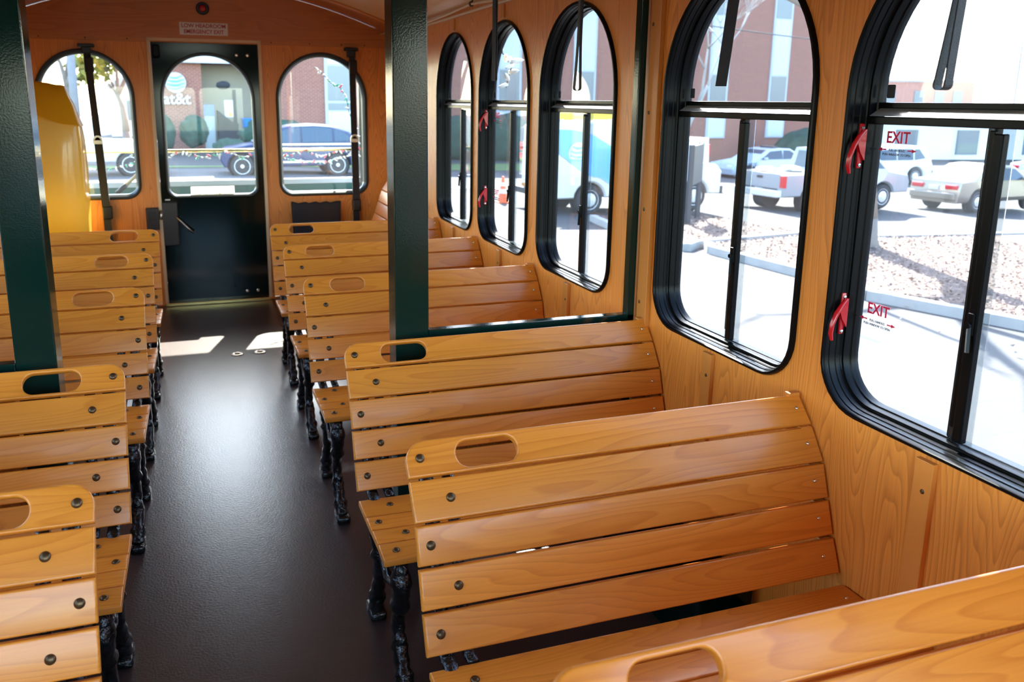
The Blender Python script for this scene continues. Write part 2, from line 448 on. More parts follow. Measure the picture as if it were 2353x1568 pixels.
# window assembly: frame swept round the outline, transom, stiles, panes
PROF = [(0, .004), (0, -.008), (.003, -.013), (.009, -.013), (.011, -.009), (.011, .002), (.013, .004), (.013, .019), (.015, .021), (.015, .033), (.017, .036), (.023, .036), (.024, .041), (.024, .054), (.027, .056), (.027, .076), (0, .076)]
win_nr = 0
def window(x, sgn, a, b, exits=False):
    global win_nr
    gm = M['tinted'] if sgn > 0 else M['glass']
    win_nr += 1
    c = (a + b) / 2; wd = b - a
    t = thing('window_%d' % win_nr, None, None, (x, c, 0)); struct(t)
    rings = []
    for d, dep in PROF + PROF[:1]:
        rings.append([Vector((sgn * dep, p[0], p[1])) for p in arch(0, ZW0, ZW1, wd, RB, d)])
    MB().loops(rings).build('window_frame', M['blackalu'], t, autos=35)
    xg = .064 * sgn; hw = wd / 2 - .026
    # transom with sill ledge
    mb = MB().box((sgn * .050, 0, 1.4475), (.034, 2 * hw + .008, .017), bevel=.002)
    mb.box((sgn * .063, 0, 1.480), (.014, 2 * hw, .013), bevel=.002)
    tr_ = mb.build('transom', M['blackalu'], t)
    MB().prism([(sgn * .034, -hw, 1.457), (sgn * .063, -hw, 1.474), (sgn * .063, -hw, 1.457)], (0, 2 * hw, 0)).build('ledge', M['ledge'] if sgn > 0 else M['blackalu'], tr_)
    # stiles of the sliding panes
    mb = MB().box((sgn * .042, -.012, 1.12), (.018, .022, .62), bevel=.003).box((sgn * .046, .008, 1.135), (.010, .012, .60), bevel=.002)
    mb.box((sgn * .064, .020, 1.13), (.018, .020, .65), bevel=.003)
    mb.build('stile', M['blackalu'], t)
    mb = MB().box((sgn * .031, -.012, 1.06), (.008, .014, .045), bevel=.002).bar((sgn * .027, -.012, 1.055), (sgn * .021, -.020, 1.005), .006, .010)
    mb.lathe([(0, -.004), (.006, -.004), (.006, .004), (0, .004)], (sgn * .025, -.012, 1.058), (1, 0, 0), 10)
    mb.build('latch', M['blackalu'], t)
    zs = ZW1 - wd / 2; r = wd / 2 - .025
    up = [(-r, 1.474), (r, 1.474)] + [(r * math.cos(math.pi * k / 24), zs + r * math.sin(math.pi * k / 24)) for k in range(0, 25)]
    me = shape2d(up, [], .004); me.transform(frame_mat((xg, 0, 0), (0, 1, 0), (0, 0, 1))); me.materials.append(gm); link('upper_pane', me, t)
    lo = [p for p in arch(0, ZW0, ZW1, wd, RB, .025) if p[1] < 1.44]
    xs = sorted(set(p[0] for p in lo))
    pl = [(-r, 1.44)] + [p for p in lo if p[0] < -.02] + [(.02, ZW0 + .025), (.02, 1.44)]
    for (q, dx) in ((pl, .050), ([(-p[0], p[1]) for p in pl], .068)):
        me = shape2d(q, [], .004); me.transform(frame_mat((sgn * dx, 0, 0), (0, 1, 0), (0, 0, 1))); me.materials.append(gm); link('lower_pane', me, t)
    # maker's black sticker at the far lower corner of the upper pane
    st = shape2d(rrect(-.011, -.0145, .011, .0145, .003), [], .001)
    st.transform(frame_mat((xg - sgn * .003, hw - .028, 1.510), (0, -1, 0), (0, 0, 1))); st.materials.append(M['decalblack']); link('sticker', st, t)
    if exits:
        for zb in (1.39, 1.000):
            # red release handle on the far jamb: base plate + curved lever
            yj = wd / 2 - .013
            mb = MB().box((sgn * .026, yj - .003, zb), (.012, .006, .100), bevel=.002)
            mb.prism([(sgn * .034, yj - .012, zb + .038), (sgn * .012, yj - .012, zb + .008), (sgn * .020, yj - .012, zb - .012), (sgn * .034, yj - .012, zb - .032)], (0, .010, 0))
            pts = [(sgn * .030, yj - .010, zb + .036), (sgn * .014, yj - .012, zb + .022), (sgn * .000, yj - .013, zb + .002), (-sgn * .009, yj - .013, zb - .022), (-sgn * .011, yj - .013, zb - .044), (-sgn * .006, yj - .013, zb - .060)]
            mb.tube(pts, [.004, .006, .0065, .006, .0058, .004], 10, flat=.9)
            h = mb.build('release_handle', M['red'], t, smooth=False, autos=40)
            for dz in (.040, -.043):
                MB().lathe([(.0045, 0), (.004, .002), (0, .0035)], (sgn * .026, yj - .006, zb + dz), (0, -1, 0), 10).build('screw', M['chrome'], h)
            # exit decal on the sliding pane
            fm = lambda y, z: frame_mat((sgn * .0648, y, z), (0, -sgn, 0), (0, 0, 1))
            y0 = wd / 2 - .084
            d = MB().add_mesh(text_mesh('EXIT', .036, sx=.88, bold=.0006), fm(y0, zb + .020))
            for s2 in (1, -1):
                ax = [(.030 * s2, -.0014), (.030 * s2, .0014), (.042 * s2, .0014), (.042 * s2, .0042), (.054 * s2, 0), (.042 * s2, -.0042), (.042 * s2, -.0014)]
                d.add_mesh(shape2d(ax, [], .0006), fm(y0, zb - .006))
            d.build('exit_lettering', M['decalred'], t)
            d = MB().add_mesh(text_mesh('PULL HANDLES', .0078, sx=.85), fm(y0, zb - .007)).add_mesh(text_mesh('PUSH WINDOW TO OPEN', .0078, sx=.85), fm(y0, zb - .0165))
            d.build('instruction_lettering', M['decalblack'], t)
    return t
for k in (1, 2, 3, 4, 5): window(XR, 1, *WINY[k], exits=k in (2, 5))
for k in (1, 2, 3, 4, 5, 6): window(XL, -1, *WINY[k], exits=k in (2, 5))

trim_nr = 0
def trim(mb, mat, label=None, autos=None):
    global trim_nr
    trim_nr += 1
    return struct(mb.build('trim_%d' % trim_nr, mat, autos=autos), label)
def screw_on(o, pts, axis, mat='bronze', r=.0055):
    for p in pts:
        MB().lathe([(r, 0), (r * .9, .001), (r * .4, .0018), (0, .0012)], p, axis, 10).build('screw', M[mat], o)
for x, s in ((XR, -1), (XL, 1)):
    for a, b in WINY.values():
        if b < -.75 and s < 0: continue
        c = (a + b) / 2 + .012
        o = trim(MB().box((x + s * .007, c, .383), (.014, .046, .767), bevel=.0015), M['batten'])
        screw_on(o, [(x + s * .014, c - .004, .70), (x + s * .014, c - .004, .42)], (s, 0, 0))
        o = trim(MB().box((x + s * .004, c, 1.888), (.008, .046, .062), bevel=.0015), M['batten'])
    o = trim(MB().box((x + s * .009, .832, .965), (.018, .060, 1.92), bevel=.002), M['batten'])
    screw_on(o, [(x + s * .018, .845, z) for z in (.83, 1.14, 1.45, 1.72)], (s, 0, 0), r=.0065)
    trim(MB().box((x + s * .010, (YF + YR) / 2, 1.930), (.014, YR - YF, .013), bevel=.003), M['mould'])
    trim(MB().box((x + s * .006, (-1.6 + YR) / 2, .05), (.012, YR + 1.6, .10), bevel=.002), M['maroon'])

# unseen front of the bus: wall, windscreen opening added to let daylight in
me = shape2d([(XL, 0), (XR, 0), (XR, 2.2), (XL, 2.2)], [rrect(-1.27, .70, -.08, 1.64, .08)[::-1], rrect(-.02, .70, 1.17, 1.64, .08)[::-1]], .05)
me.transform(frame_mat((0, YF - .025, 0), (1, 0, 0), (0, 0, 1))); me.materials.append(M['green']); struct(link('wall_front', me))
for a, b in ((-1.27, -.08), (-.02, 1.17)):
    win_nr += 1
    t = struct(thing('window_%d' % win_nr, None, None, ((a + b) / 2, YF, 0)))
    o_ = rrect(a - (a + b) / 2, .70, b - (a + b) / 2, 1.64, .08)
    me = shape2d(o_, [], .006); me.transform(frame_mat((0, -.025, 0), (1, 0, 0), (0, 0, 1))); me.materials.append(M['glass']); link('windscreen', me, t)
# rear wall with two windows and the door opening
XC = -.02
RW = [(-1.122, -.502, .785, 1.800), (.447, 1.112, .775, 1.815)]
DX0, DX1, DZ = -.390, .347, 1.876
holes = [arch((a + b) / 2, z0, z1, b - a, .10, .004) for a, b, z0, z1 in RW]
me = shape2d([(XL, 0), (DX0, 0), (DX0, DZ), (DX1, DZ), (DX1, 0), (XR, 0), (XR, 1.985), (XL, 1.985)], holes, .05)
me.transform(frame_mat((0, YR + .025, 0), (1, 0, 0), (0, 0, 1))); me.materials.append(M['wall']); struct(link('wall_back', me))
me = shape2d([(XL, -.1), (DX0, -.1), (DX0, DZ), (DX1, DZ), (DX1, -.1), (XR, -.1), (XR, 1.95), (XL, 1.95)], holes, .006)
me.transform(frame_mat((0, YR + .054, 0), (1, 0, 0), (0, 0, 1))); me.materials.append(M['green']); struct(link('wall_back_outside', me))
RP = [(0, .004), (0, -.010), (.006, -.016), (.018, -.016), (.024, -.008), (.030, .004), (.034, .010), (.034, .045), (0, .045)]
for i, (a, b, z0, z1) in enumerate(RW):
    win_nr += 1
    t = struct(thing('window_%d' % win_nr, None, None, ((a + b) / 2, YR, 0)))
    MB().loops([[Vector((p[0], dep, p[1])) for p in arch(0, z0, z1, b - a, .10, d)] for d, dep in RP + RP[:1]]).build('window_seal', M['rubber'], t, autos=35)
    me = shape2d(arch(0, z0, z1, b - a, .10, .030), [], .004); me.transform(frame_mat((0, .028, 0), (1, 0, 0), (0, 0, 1))); me.materials.append(M['glass']); link('pane', me, t)

# ceiling arch
def arch_z(x): return 2.245 - .165 * (x + .047) ** 2
NX = 24
xs = [XL + (XR - XL) * k / NX for k in range(NX + 1)]
hd = [(XL, 1.884), (XR, 1.884)] + [(x, max(1.884 + .02, arch_z(x) - .004)) for x in xs[::-1]]
me = shape2d(hd, [], .03); me.transform(frame_mat((0, YR - .016, 0), (1, 0, 0), (0, 0, 1))); me.materials.append(M['header']); o = struct(link('trim_header', me), 'curved wood header above the rear door'); o.name = 'trim_40'
o = trim(MB().box(((XL + XR) / 2, YR - .006, 1.872), (XR - XL, .012, .030), bevel=.002), M['battenx'])
screw_on(o, [(x, YR - .012, 1.872) for x in (-1.06, -.78, -.52, -.21, .06, .43, .70, .93, 1.10)], (0, -1, 0))
def ceil_strip(y0, y1, dz, th):
    return MB().loops([[(x, y, arch_z(x) + dz + e) for x in xs] + [(x, y, arch_z(x) + dz + th) for x in xs[::-1]] for y, e in ((y0, 0), (y1, 0))], cap0=True, cap1=True)
struct(ceil_strip(YF, 4.30, .0, .04).build('ceiling', M['ceil'], autos=30))
struct(ceil_strip(4.30, 5.0, .0, .04).build('ceiling_vestibule', M['header'], autos=30)).name = 'ceiling_back'
trim(ceil_strip(4.27, 4.31, -.012, .012), M['battenx'], autos=30)
trim(ceil_strip(2.20, 2.24, -.010, .010), M['battenx'], autos=30)
trim(ceil_strip(.86, .90, -.010, .010), M['battenx'], autos=30)

# rear door
dt = struct(thing('door_1', None, None, ((DX0 + DX1) / 2, YR, 0)))
dc = (DX0 + DX1) / 2
fr = MB()
for x in (DX0, DX1): fr.box((x - dc, .004, DZ / 2), (.022, .05, DZ), bevel=.002)
fr.box((0, .004, DZ), (DX1 - DX0 + .022, .05, .022), bevel=.002)
fr.build('door_frame', M['mould'], dt)
gx0, gx1, gz0, gz1 = -.338, .300, .780, 1.797
ho = arch((gx0 + gx1) / 2 - dc, gz0, gz1, gx1 - gx0, .075, .004)
me = shape2d([(DX0 + .012 - dc, .012), (DX1 - .012 - dc, .012), (DX1 - .012 - dc, DZ - .012), (DX0 + .012 - dc, DZ - .012)], [ho], .035)
me.transform(frame_mat((0, .030, 0), (1, 0, 0), (0, 0, 1))); me.materials.append(M['doorgreen']); link('door_leaf', me, dt)
MB().loops([[Vector((p[0], .012 + dep, p[1])) for p in arch((gx0 + gx1) / 2 - dc, gz0, gz1, gx1 - gx0, .075, d)] for d, dep in [(0, .004), (0, -.008), (.005, -.012), (.014, -.012), (.020, -.004), (.024, .006), (.024, .03), (0, .03)] + [(0, .004)]]).build('window_seal', M['rubber'], dt, autos=35)
me = shape2d(arch((gx0 + gx1) / 2 - dc, gz0, gz1, gx1 - gx0, .075, .020), [], .004); me.transform(frame_mat((0, .030, 0), (1, 0, 0), (0, 0, 1))); me.materials.append(M['glass']); link('pane', me, dt)
for x, z in ((.188, 1.782), (.262, 1.782), (.178, .072), (.256, .072)):
    MB().lathe([(.011, 0), (.011, .002), (.006, .005), (0, .005)], (x - dc, .0125, z), (0, -1, 0), 12).build('bolt', M['chrome'], dt)
lk = MB().box((-.328 - dc, -.004, .60), (.105, .035, .31), bevel=.004).build('lock_box', M['maroon'], dt)
h = MB().tube([(-.285 - dc, -.030, .650), (-.255 - dc, -.042, .620), (-.215 - dc, -.045, .575), (-.175 - dc, -.045, .535)], [.009, .010, .011, .010], 10, flat=.7).build('lever_handle', M['steel'], lk, smooth=True)
MB().tube([(-.385 - dc, -.02, .700), (-.388 - dc, -.03, .655), (-.384 - dc, -.02, .640)], .012, 10).build('latch_knob', M['steel'], dt, smooth=True)
MB().box((-.338 - dc, .008, .772), (.035, .012, .009), bevel=.002).build('catch', M['white'], dt)
MB().box((-.345 - dc, -.004, 1.795), (.050, .040, .090), bevel=.012).build('door_closer', M['blackalu'], dt)
# notice stuck low on the pane
pl = MB().box((-.026 - dc, .024, .822), (.30, .0015, .074)).build('notice', M['film'], dt)
MB().add_mesh(text_mesh('DO NOT STEP ON PORCH\nWHILE BUS IS IN MOTION', .0225, .0004, sx=.95, lines=1.2, bold=.0005), frame_mat((-.026 - dc, .0228, .819), (1, 0, 0), (0, 0, 1))).build('lettering', M['signorange'], pl)
trim(MB().box((dc, YR - .008, .012), (DX1 - DX0 + .02, .07, .024), bevel=.004), M['gold'])

# floor lashing rings
for i, (x, y) in enumerate(((.033, 3.388), (.163, 3.394))):
    t = thing('floor_anchor', ['round metal tie-down ring in the aisle floor, left of the pair', 'round metal tie-down ring in the aisle floor, right of the pair'][i], 'floor anchor', (x, y, 0), 0, 'tie-down rings in the aisle floor')
    MB().lathe([(.036, 0), (.035, .004), (.026, .007), (.022, .004), (.021, .002)], seg=28).build('ring', M['steel'], t, smooth=True)
    MB().lathe([(.015, .001), (.014, .009), (.009, .014), (0, .014)], seg=20).build('stud', M['steel'], t, smooth=True)

# ------------------------------------------------------------------ benches
LB = 1.014
BP = [(.054, .777), (.002, .714), (-.050, .638), (-.078, .555), (-.106, .472), (-.140, .390)]
SP = [(-.150, .372, -.252, .3735), (-.257, .374, -.332, .376), (-.337, .377, -.410, .3795), (-.415, .380, -.492, .376)]
BOLTX = [.030, .082, .028, .079, .032]
SEATX = [.079, .027, .083, .039]
dome = None
def mesh_of(mb, name, mat, autos=None, smooth=False):
    o = mb.build(name, mat, autos=autos, smooth=smooth); me = o.data; bpy.data.objects.remove(o); return me
bolt_me = mesh_of(MB().lathe([(.0098, -.001), (.0098, .001), (.0085, .0036), (.005, .0056), (0, .0062)], seg=16), 'bolt', M['bronze'], smooth=True)
nail_me = mesh_of(MB().lathe([(.0048, -.001), (.0045, .001), (.003, .0024), (0, .003)], seg=10), 'screw', M['chrome'], smooth=True)

def bench(sx):
    root = bpy.data.objects.new('slatted_bench', None); col.objects.link(root)
    S = Matrix.Diagonal((sx, 1, 1, 1))
    T = .020
    mb = MB(); bolts = []
    for i in range(5):
        a = Vector((0, *BP[i])); b = Vector((0, *BP[i + 1])); v = (a - b).normalized()
        h = (a - b).length; g = .0035
        n = Vector((0, -v.z, v.y))
        lo, hi = (g, h) if i == 0 else (g, h - g)
        if i == 0:
            rc = .046
            outer = [(0, lo), (LB, lo), (LB - .004, hi)] + [(rc - rc * math.sin(R(90) * k / 8), hi - rc + rc * math.cos(R(90) * k / 8)) for k in range(9)]
            hole = rrect(.110, h * .15, .250, h * .86, h * .34, 8)
            me = shape2d(outer, [hole], T, .005, 3)
        else:
            me = shape2d([(0, lo), (LB, lo), (LB, hi), (0, hi)], [], T, .005, 3)
        mt = frame_mat(b - n * T / 2, (1, 0, 0), v)
        mb.add_mesh(me, S @ mt)
        mid = b + v * (lo + hi) / 2
        bolts.append((Vector((BOLTX[i], mid.y, mid.z)), n)); bolts.append((Vector((LB - .028 - .003 * i, mid.y, mid.z + .004)), n))
    back = mb.build('backrest', M['bench'], root, autos=40)
    def put(me, name, p, n, par):
        o = link(name, me, par); o.location = (p.x * sx, p.y, p.z)
        o.rotation_euler = Vector((n.x * sx, n.y, n.z)).to_track_quat('Z', 'Y').to_euler()
    for k, (p, n) in enumerate(bolts): put(bolt_me if k % 2 == 0 else nail_me, 'bolt' if k % 2 == 0 else 'screw', p, n, back)
    mb = MB(); bolts = []
    for i, (ya, za, yb, zb) in enumerate(SP):
        a = Vector((0, ya, za)); b = Vector((0, yb, zb)); v = (a - b).normalized(); h = (a - b).length
        n = Vector((1, 0, 0)).cross(v); 
        me = shape2d([(0, 0), (LB, 0), (LB, h), (0, h)], [], T, .005, 3)
        mb.add_mesh(me, S @ frame_mat(b - n * T / 2, (1, 0, 0), v))
        mid = (a + b) / 2
        bolts.append((Vector((SEATX[i], mid.y, mid.z)), n)); bolts.append((Vector((LB - .035, mid.y, mid.z)), n))
    seat = mb.build('seat', M['bench'], root, autos=40)
    for k, (p, n) in enumerate(bolts): put(bolt_me if k % 2 == 0 else nail_me, 'bolt' if k % 2 == 0 else 'screw', p, n, seat)
    # cast iron end frame
    def leg(pts, rad, knobs):
        n = 26; P = []; Q = []
        L_ = len(pts) - 1
        for k in range(n + 1):
            t = k / n * L_; i = min(int(t), L_ - 1); q = t - i
            p0, p1, p2, p3 = [Vector((0, *pts[max(0, min(L_, j))])) for j in (i - 1, i, i + 1, i + 2)]
            c = .5 * ((2 * p1) + (p2 - p0) * q + (2 * p0 - 5 * p1 + 4 * p2 - p3) * q * q + (3 * p1 - p0 - 3 * p2 + p3) * q ** 3)
            rr_ = rad[i] * (1 - q) + rad[i + 1] * q
            rr_ *= 1 + .22 * max(0, math.sin(k * 1.55)) + .10 * math.sin(k * 3.7)
            c.x = sx * .045; P.append(c); Q.append(rr_)
        m = MB().tube(P, Q, 12, flat=.82)
        for (y, z, rk) in knobs:
            m.blob((sx * .045, y, z), (rk * .85, rk, rk * 1.25), 2, .25, 3, y)
        return m
    fl = leg([(-.430, .352), (-.475, .310), (-.462, .235), (-.435, .165), (-.452, .095), (-.505, .040), (-.535, .012)], [.023, .030, .025, .019, .024, .026, .026], [(-.478, .330, .022), (-.452, .120, .022), (-.455, .205, .017), (-.52, .028, .024)])
    fl.box((sx * .045, -.535, .014), (.048, .085, .028), bevel=.008)
    fl.build('leg', M['iron'], root, smooth=True)
    rl = leg([(-.185, .352), (-.205, .285), (-.215, .215), (-.195, .140), (-.165, .075), (-.145, .012)], [.023, .029, .024, .019, .025, .026], [(-.205, .300, .022), (-.178, .095, .021), (-.212, .200, .017), (-.15, .03, .024)])
    rl.box((sx * .045, -.145, .014), (.048, .085, .028), bevel=.008)
    rl.build('leg', M['iron'], root, smooth=True)
    fm = MB()
    fm.tube([(sx * .045, -.47, .345), (sx * .045, -.35, .343), (sx * .045, -.24, .341), (sx * .045, -.165, .338)], .013, 10, flat=1.4)
    fm.tube([(sx * .045, -.445, .300), (sx * .045, -.39, .245), (sx * .045, -.32, .225), (sx * .045, -.25, .245), (sx * .045, -.205, .300)], [.012, .010, .013, .010, .012], 10)
    fm.blob((sx * .045, -.32, .230), (.012, .022, .022), 2, .3, 3, 2)
    fm.tube([(sx * .045, -.175, .340), (sx * .045, -.150, .372)] + [(sx * .045, BP[i][0] + .036, BP[i][1] - .014) for i in (5, 4, 3, 2, 1)] + [(sx * .045, .062, .752)], .011, 10, flat=1.5)
    fm.tube([(sx * .092, -.150, .372)] + [(sx * .092, BP[i][0] + .034, BP[i][1] - .014) for i in (5, 4, 3, 2, 1)], .009, 10, flat=1.5)
    fm.tube([(sx * .045, -.165, .345), (sx * .092, -.155, .362)], .010, 8)
    fm.build('iron_frame', M['iron'], root, smooth=True)
    cl = MB().box((sx * (LB - .018), -.32, .335), (.030, .33, .036), bevel=.003)
    for i in range(5):
        c = (Vector((0, *BP[i])) + Vector((0, *BP[i + 1]))) / 2
        cl.box((sx * (LB - .018), c.y + .034, c.z - .012), (.030, .020, .094), bevel=.002)
    cl.build('wall_cleat', M['batten'], root)
    return root

P_ = .762
YB = {0: -P_, 1: 0, 2: P_, 3: 2 * P_ + .224, 4: 3 * P_ + .224 + .035, 5: 4 * P_ + .224 + .029}
YBL = {1: 0, 2: P_, 3: 2 * P_ + .231, 4: 3 * P_ + .231, 5: 4 * P_ + .231}
rp = bench(1)
LR = {0: 'oak slatted bench cropped by the lower right corner, closest to the viewer', 1: 'oak slatted bench with its whole back in view, second from the lower right corner',
      2: 'oak slatted bench right in front of the green partition on the right', 3: 'oak slatted bench just behind the green partition on the right',
      4: 'oak slatted bench, third row back from the rear door on the right of the aisle'.replace('third row back', 'second row'), 5: 'oak slatted bench right of the aisle, closest to the rear door'}
for i in range(6):
    o = rp if i == 0 else dup(rp)
    o.location = (.2495, YB[i], 0)
    tag(o, LR[i], 'bench', 'slatted benches along the aisle')
lp = bench(-1)
LL = {1: 'oak slatted bench at the lower left corner, cropped by the frame', 2: 'oak slatted bench left of the aisle, right in front of the left green pillar',
      3: 'oak slatted bench just behind the left green pillar', 4: 'oak slatted bench left of the aisle, second row from the rear door', 5: 'oak slatted bench left of the aisle, closest to the rear door'}
for i in range(1, 6):
    o = lp if i == 1 else dup(lp)
    o.location = (-.3465, YBL[i], 0)
    tag(o, LL[i], 'bench', 'slatted benches along the aisle')

# side-facing folding bench in the rear right corner
t = thing('corner_bench', 'oak slatted bench end standing against the right wall in the rear corner', 'bench', (1.262, 4.15, 0))
mb = MB()
for i in range(5):
    a = Vector((BP[i][0] - .06, 0, BP[i][1] + .20)); b = Vector((BP[i + 1][0] - .06, 0, BP[i + 1][1] + .20)); v = (a - b).normalized()
    me = shape2d([(-.28, .003), (.34, .003), (.34, (a - b).length - .003), (-.28, (a - b).length - .003)], [], .02, .005, 3)
    nrm = Vector((0, 1, 0)).cross(v)
    mb.add_mesh(me, frame_mat(b + nrm * .01, (0, 1, 0), v))
mb.build('backrest', M['bench'], t, autos=40)
mb = MB()
for k in range(4): mb.box((-.25 - .085 * k, .03, .575), (.078, .62, .02), bevel=.005)
mb.build('seat', M['bench'], t)
for y in (-.24, .30):
    MB().tube([(-.50, y, .56), (-.47, y, .30), (-.52, y, .0)], [.02, .016, .024], 10, flat=.8).build('leg', M['iron'], t, smooth=True)
    MB().tube([(-.20, y, .56), (-.22, y, .30), (-.16, y, .0)], [.02, .016, .024], 10, flat=.8).build('leg', M['iron'], t, smooth=True)

# ------------------------------------------------------------------ green partitions
def partition(label, x0, x1, xp, s):
    """wide pillar from x0 to x1 (aisle side), slim post at the wall xp"""
    yp = .875
    t = thing('partition', label, 'partition', ((x0 + x1) / 2, yp, 0), 0, 'green partitions')
    cx = (x0 + x1) / 2
    MB().box((0, .048, 1.095), (abs(x1 - x0), .096, 2.19), bevel=.004).build('pillar', M['green'], t)
    xe = x1 if s > 0 else x0
    MB().box(((xe + xp) / 2 - cx, .018, .768), (abs(xp - xe), .036, .024), bevel=.003).build('rail', M['green'], t)
    MB().box((xp - s * .013 - cx, .018, 1.02), (.026, .036, 2.04), bevel=.003).build('post', M['green'], t)
    MB().box(((xe + xp) / 2 - cx, .018, 2.03), (abs(xp - xe), .036, .03), bevel=.003).build('top_rail', M['green'], t)
    MB().box(((xe + xp) / 2 - cx, .020, .42), (abs(xp - xe) - .03, .012, .67)).build('lower_panel', M['wall'], t)
    return t
partition('dark green partition with wide glossy pillar and thin rail, right of the aisle', .424, .530, 1.250, 1)
partition('dark green partition with wide glossy pillar, at the left edge left of the aisle', -.624, -.522, -1.345, -1)
t = thing('floor_heater', 'low dark box on the floor along the right wall beneath the benches', 'heater box', (1.16, .42, 0))
MB().box((0, 0, .10), (.18, .55, .20), bevel=.008).build('casing', M['doorgreen'], t)

# ------------------------------------------------------------------ hanging straps and bell cord
def strap(x, y, zb, tilt, label, ang, sep=.013):
    t = thing('grab_strap', label, 'grab strap', (x, y, zb), 0, 'black grab straps on the right')
    zt = arch_z(x) - zb
    wv = Vector((math.cos(ang), math.sin(ang), 0)) * .0125
    nv = Vector((-math.sin(ang), math.cos(ang), 0))
    path = []
    for k in range(13): path.append((zt * (1 - k / 12), .004 + (sep - .004) * max(0, (k - 8.5) / 3.5) ** 1.3))
    loop = [(z + .006, o) for z, o in path]
    bot = [(.006 - sep * math.sin(math.pi * k / 8) * .9, sep * math.cos(math.pi * k / 8)) for k in range(1, 8)]
    full = loop + bot + [(z, -o) for z, o in loop[::-1]]
    rings = []
    for z, o in full:
        c = Vector((tilt[0] * (1 - z / zt), tilt[1] * (1 - z / zt), z)) + nv * o
        rings.append([c - wv - nv * .0012, c + wv - nv * .0012, c + wv + nv * .0012, c - wv + nv * .0012])
    MB().loops(rings, cap0=True, cap1=True).build('webbing', M['web'], t)
    return t
strap(1.055, -.500, 1.508, (-.006, .044), 'black webbing strap loop hanging before the window with two EXIT signs at right', R(15), .009)
strap(1.05, .095, 1.517, (-.004, .070), 'black webbing strap hanging flat before the second window from the right', R(-35), .003)
strap(1.04, .920, 1.519, (-.004, .01), 'black webbing strap loop hanging just behind the partition post', R(80), .010)
strap(1.03, 1.700, 1.560, (0, .0), 'black webbing strap hanging before the window beyond the partition with red handles', R(100), .006)

cp = [(1.19, 4.6, 1.945), (1.2, 3.9, 1.932), (1.2, 3.326, 1.927), (1.2, 2.9, 1.934), (1.2, 2.528, 1.946), (1.2, 2.2, 1.930), (1.2, 1.7, 1.925), (1.2, 1.2, 1.925), (1.2, .95, 1.93)]
t = thing('bell_cord', 'cream bell cord running along above the right windows', 'cord', (1.2, 2.5, 1.94))
MB().tube([Vector(p) - Vector((1.2, 2.5, 1.94)) for p in cp], .0065, 8, ref=(0, 0, 1)).build('rope', M['cord'], t, smooth=True)
MB().lathe([(.012, -.008), (.014, 0), (.012, .008)], (0, .028, .006), (0, 1, 0), 12).build('eyelet', M['bronze'], t)
MB().tube([(0, .028, .012), (.02, .028, .05), (.066, .028, .06)], .004, 8).build('bracket', M['bronze'], t)

# ------------------------------------------------------------------ rear wall fittings
t = thing('warning_sign', 'white sign with red lettering LOW HEADROOM EMERGENCY EXIT above the rear door', 'sign', (-.022, YR - .032, 1.950))
MB().box((0, 0, 0), (.318, .003, .082)).build('plate', M['sign'], t)
MB().add_mesh(text_mesh('LOW HEADROOM', .036, .0006, sx=.98, bold=.0007), frame_mat((0, -.0022, .019), (1, 0, 0), (0, 0, 1))).add_mesh(text_mesh('EMERGENCY EXIT', .036, .0006, sx=.91, bold=.0007), frame_mat((0, -.0022, -.020), (1, 0, 0), (0, 0, 1))).build('lettering', M['signred'], t)
t = thing('marker_lamp', 'round red lamp with black rim on the header above the rear door', 'lamp', (-.022, YR - .031, 2.085))
MB().lathe([(.043, 0), (.043, .010), (.036, .018), (.026, .018), (.024, .010)], axis=(0, -1, 0), seg=28).build('rim', M['rubber'], t, smooth=False, autos=40)
MB().lathe([(.025, .010), (.022, .020), (.012, .026), (0, .028)], axis=(0, -1, 0), seg=24).build('lens', M['redlens'], t, smooth=True)

def belt(label, xt, xb, zt, lean):
    t = thing('seat_belt', label, 'seat belt', (xt, YR - .024, 0), 0, 'black seat belts on the rear wall')
    MB().box((0, 0, zt - .005), (.10, .05, .022), bevel=.004).box((0, 0, zt - .035), (.062, .045, .05), bevel=.008).build('anchor', M['rubber'], t)
    mb = MB().bar((.004, -.012, zt - .05), (lean * .55, -.016, 1.20), .046, .004, up=(0, 1, 0))
    mb.box((.010, -.012, zt - .13), (.058, .03, .10), bevel=.006)
    mb.bar((lean * .55, -.018, 1.20), (lean * .9, -.02, .72), .052, .020, up=(0, 1, 0)).bar((lean * .8, -.010, .74), (lean, -.010, .34), .048, .004, up=(0, 1, 0))
    mb.build('webbing', M['web'], t)
    MB().lathe([(.030, -.006), (.030, .006), (.020, .006), (.018, -.006)], (lean * .55, -.03, 1.20), (0, 1, 0), 16).box((lean * .55, -.03, 1.185), (.062, .014, .028), bevel=.003).build('buckle', M['steel'], t)
    MB().box((lean, -.012, .70), (.062, .05, .09), bevel=.008).build('retractor', M['rubber'], t)
    MB().box((lean, -.002, .34), (.06, .04, .06), bevel=.004).build('anchor_plate', M['rubber'], t)
belt('black seat belt hanging down the left rear window', -.778, -.70, 1.825, .045)
belt('black seat belt hanging down the right rear window', .997, 1.01, 1.845, .012)
t = thing('wall_pouch', 'black cloth pouch on the rear wall under the right rear window', 'pouch', (.706, YR - .03, .63))
g = MB(); n = 14
fr_ = []
for sgn_ in (-1, 1):
    row = []
    for k in range(n + 1):
        x = -.183 + .366 * k / n; row.append(x)
top = [( -.183 + .366 * k / n, .098 + .006 * math.sin(k * 2.1) + (.010 if k in (0, n) else 0)) for k in range(n + 1)]
out = [(-.172, -.28), (.172, -.28)] + top[::-1]
me = shape2d(out, [], .045, .012, 3); g.add_mesh(me, frame_mat((0, 0, 0), (1, 0, 0), (0, 0, 1))); g.build('cloth', M['dark'], t, autos=50)
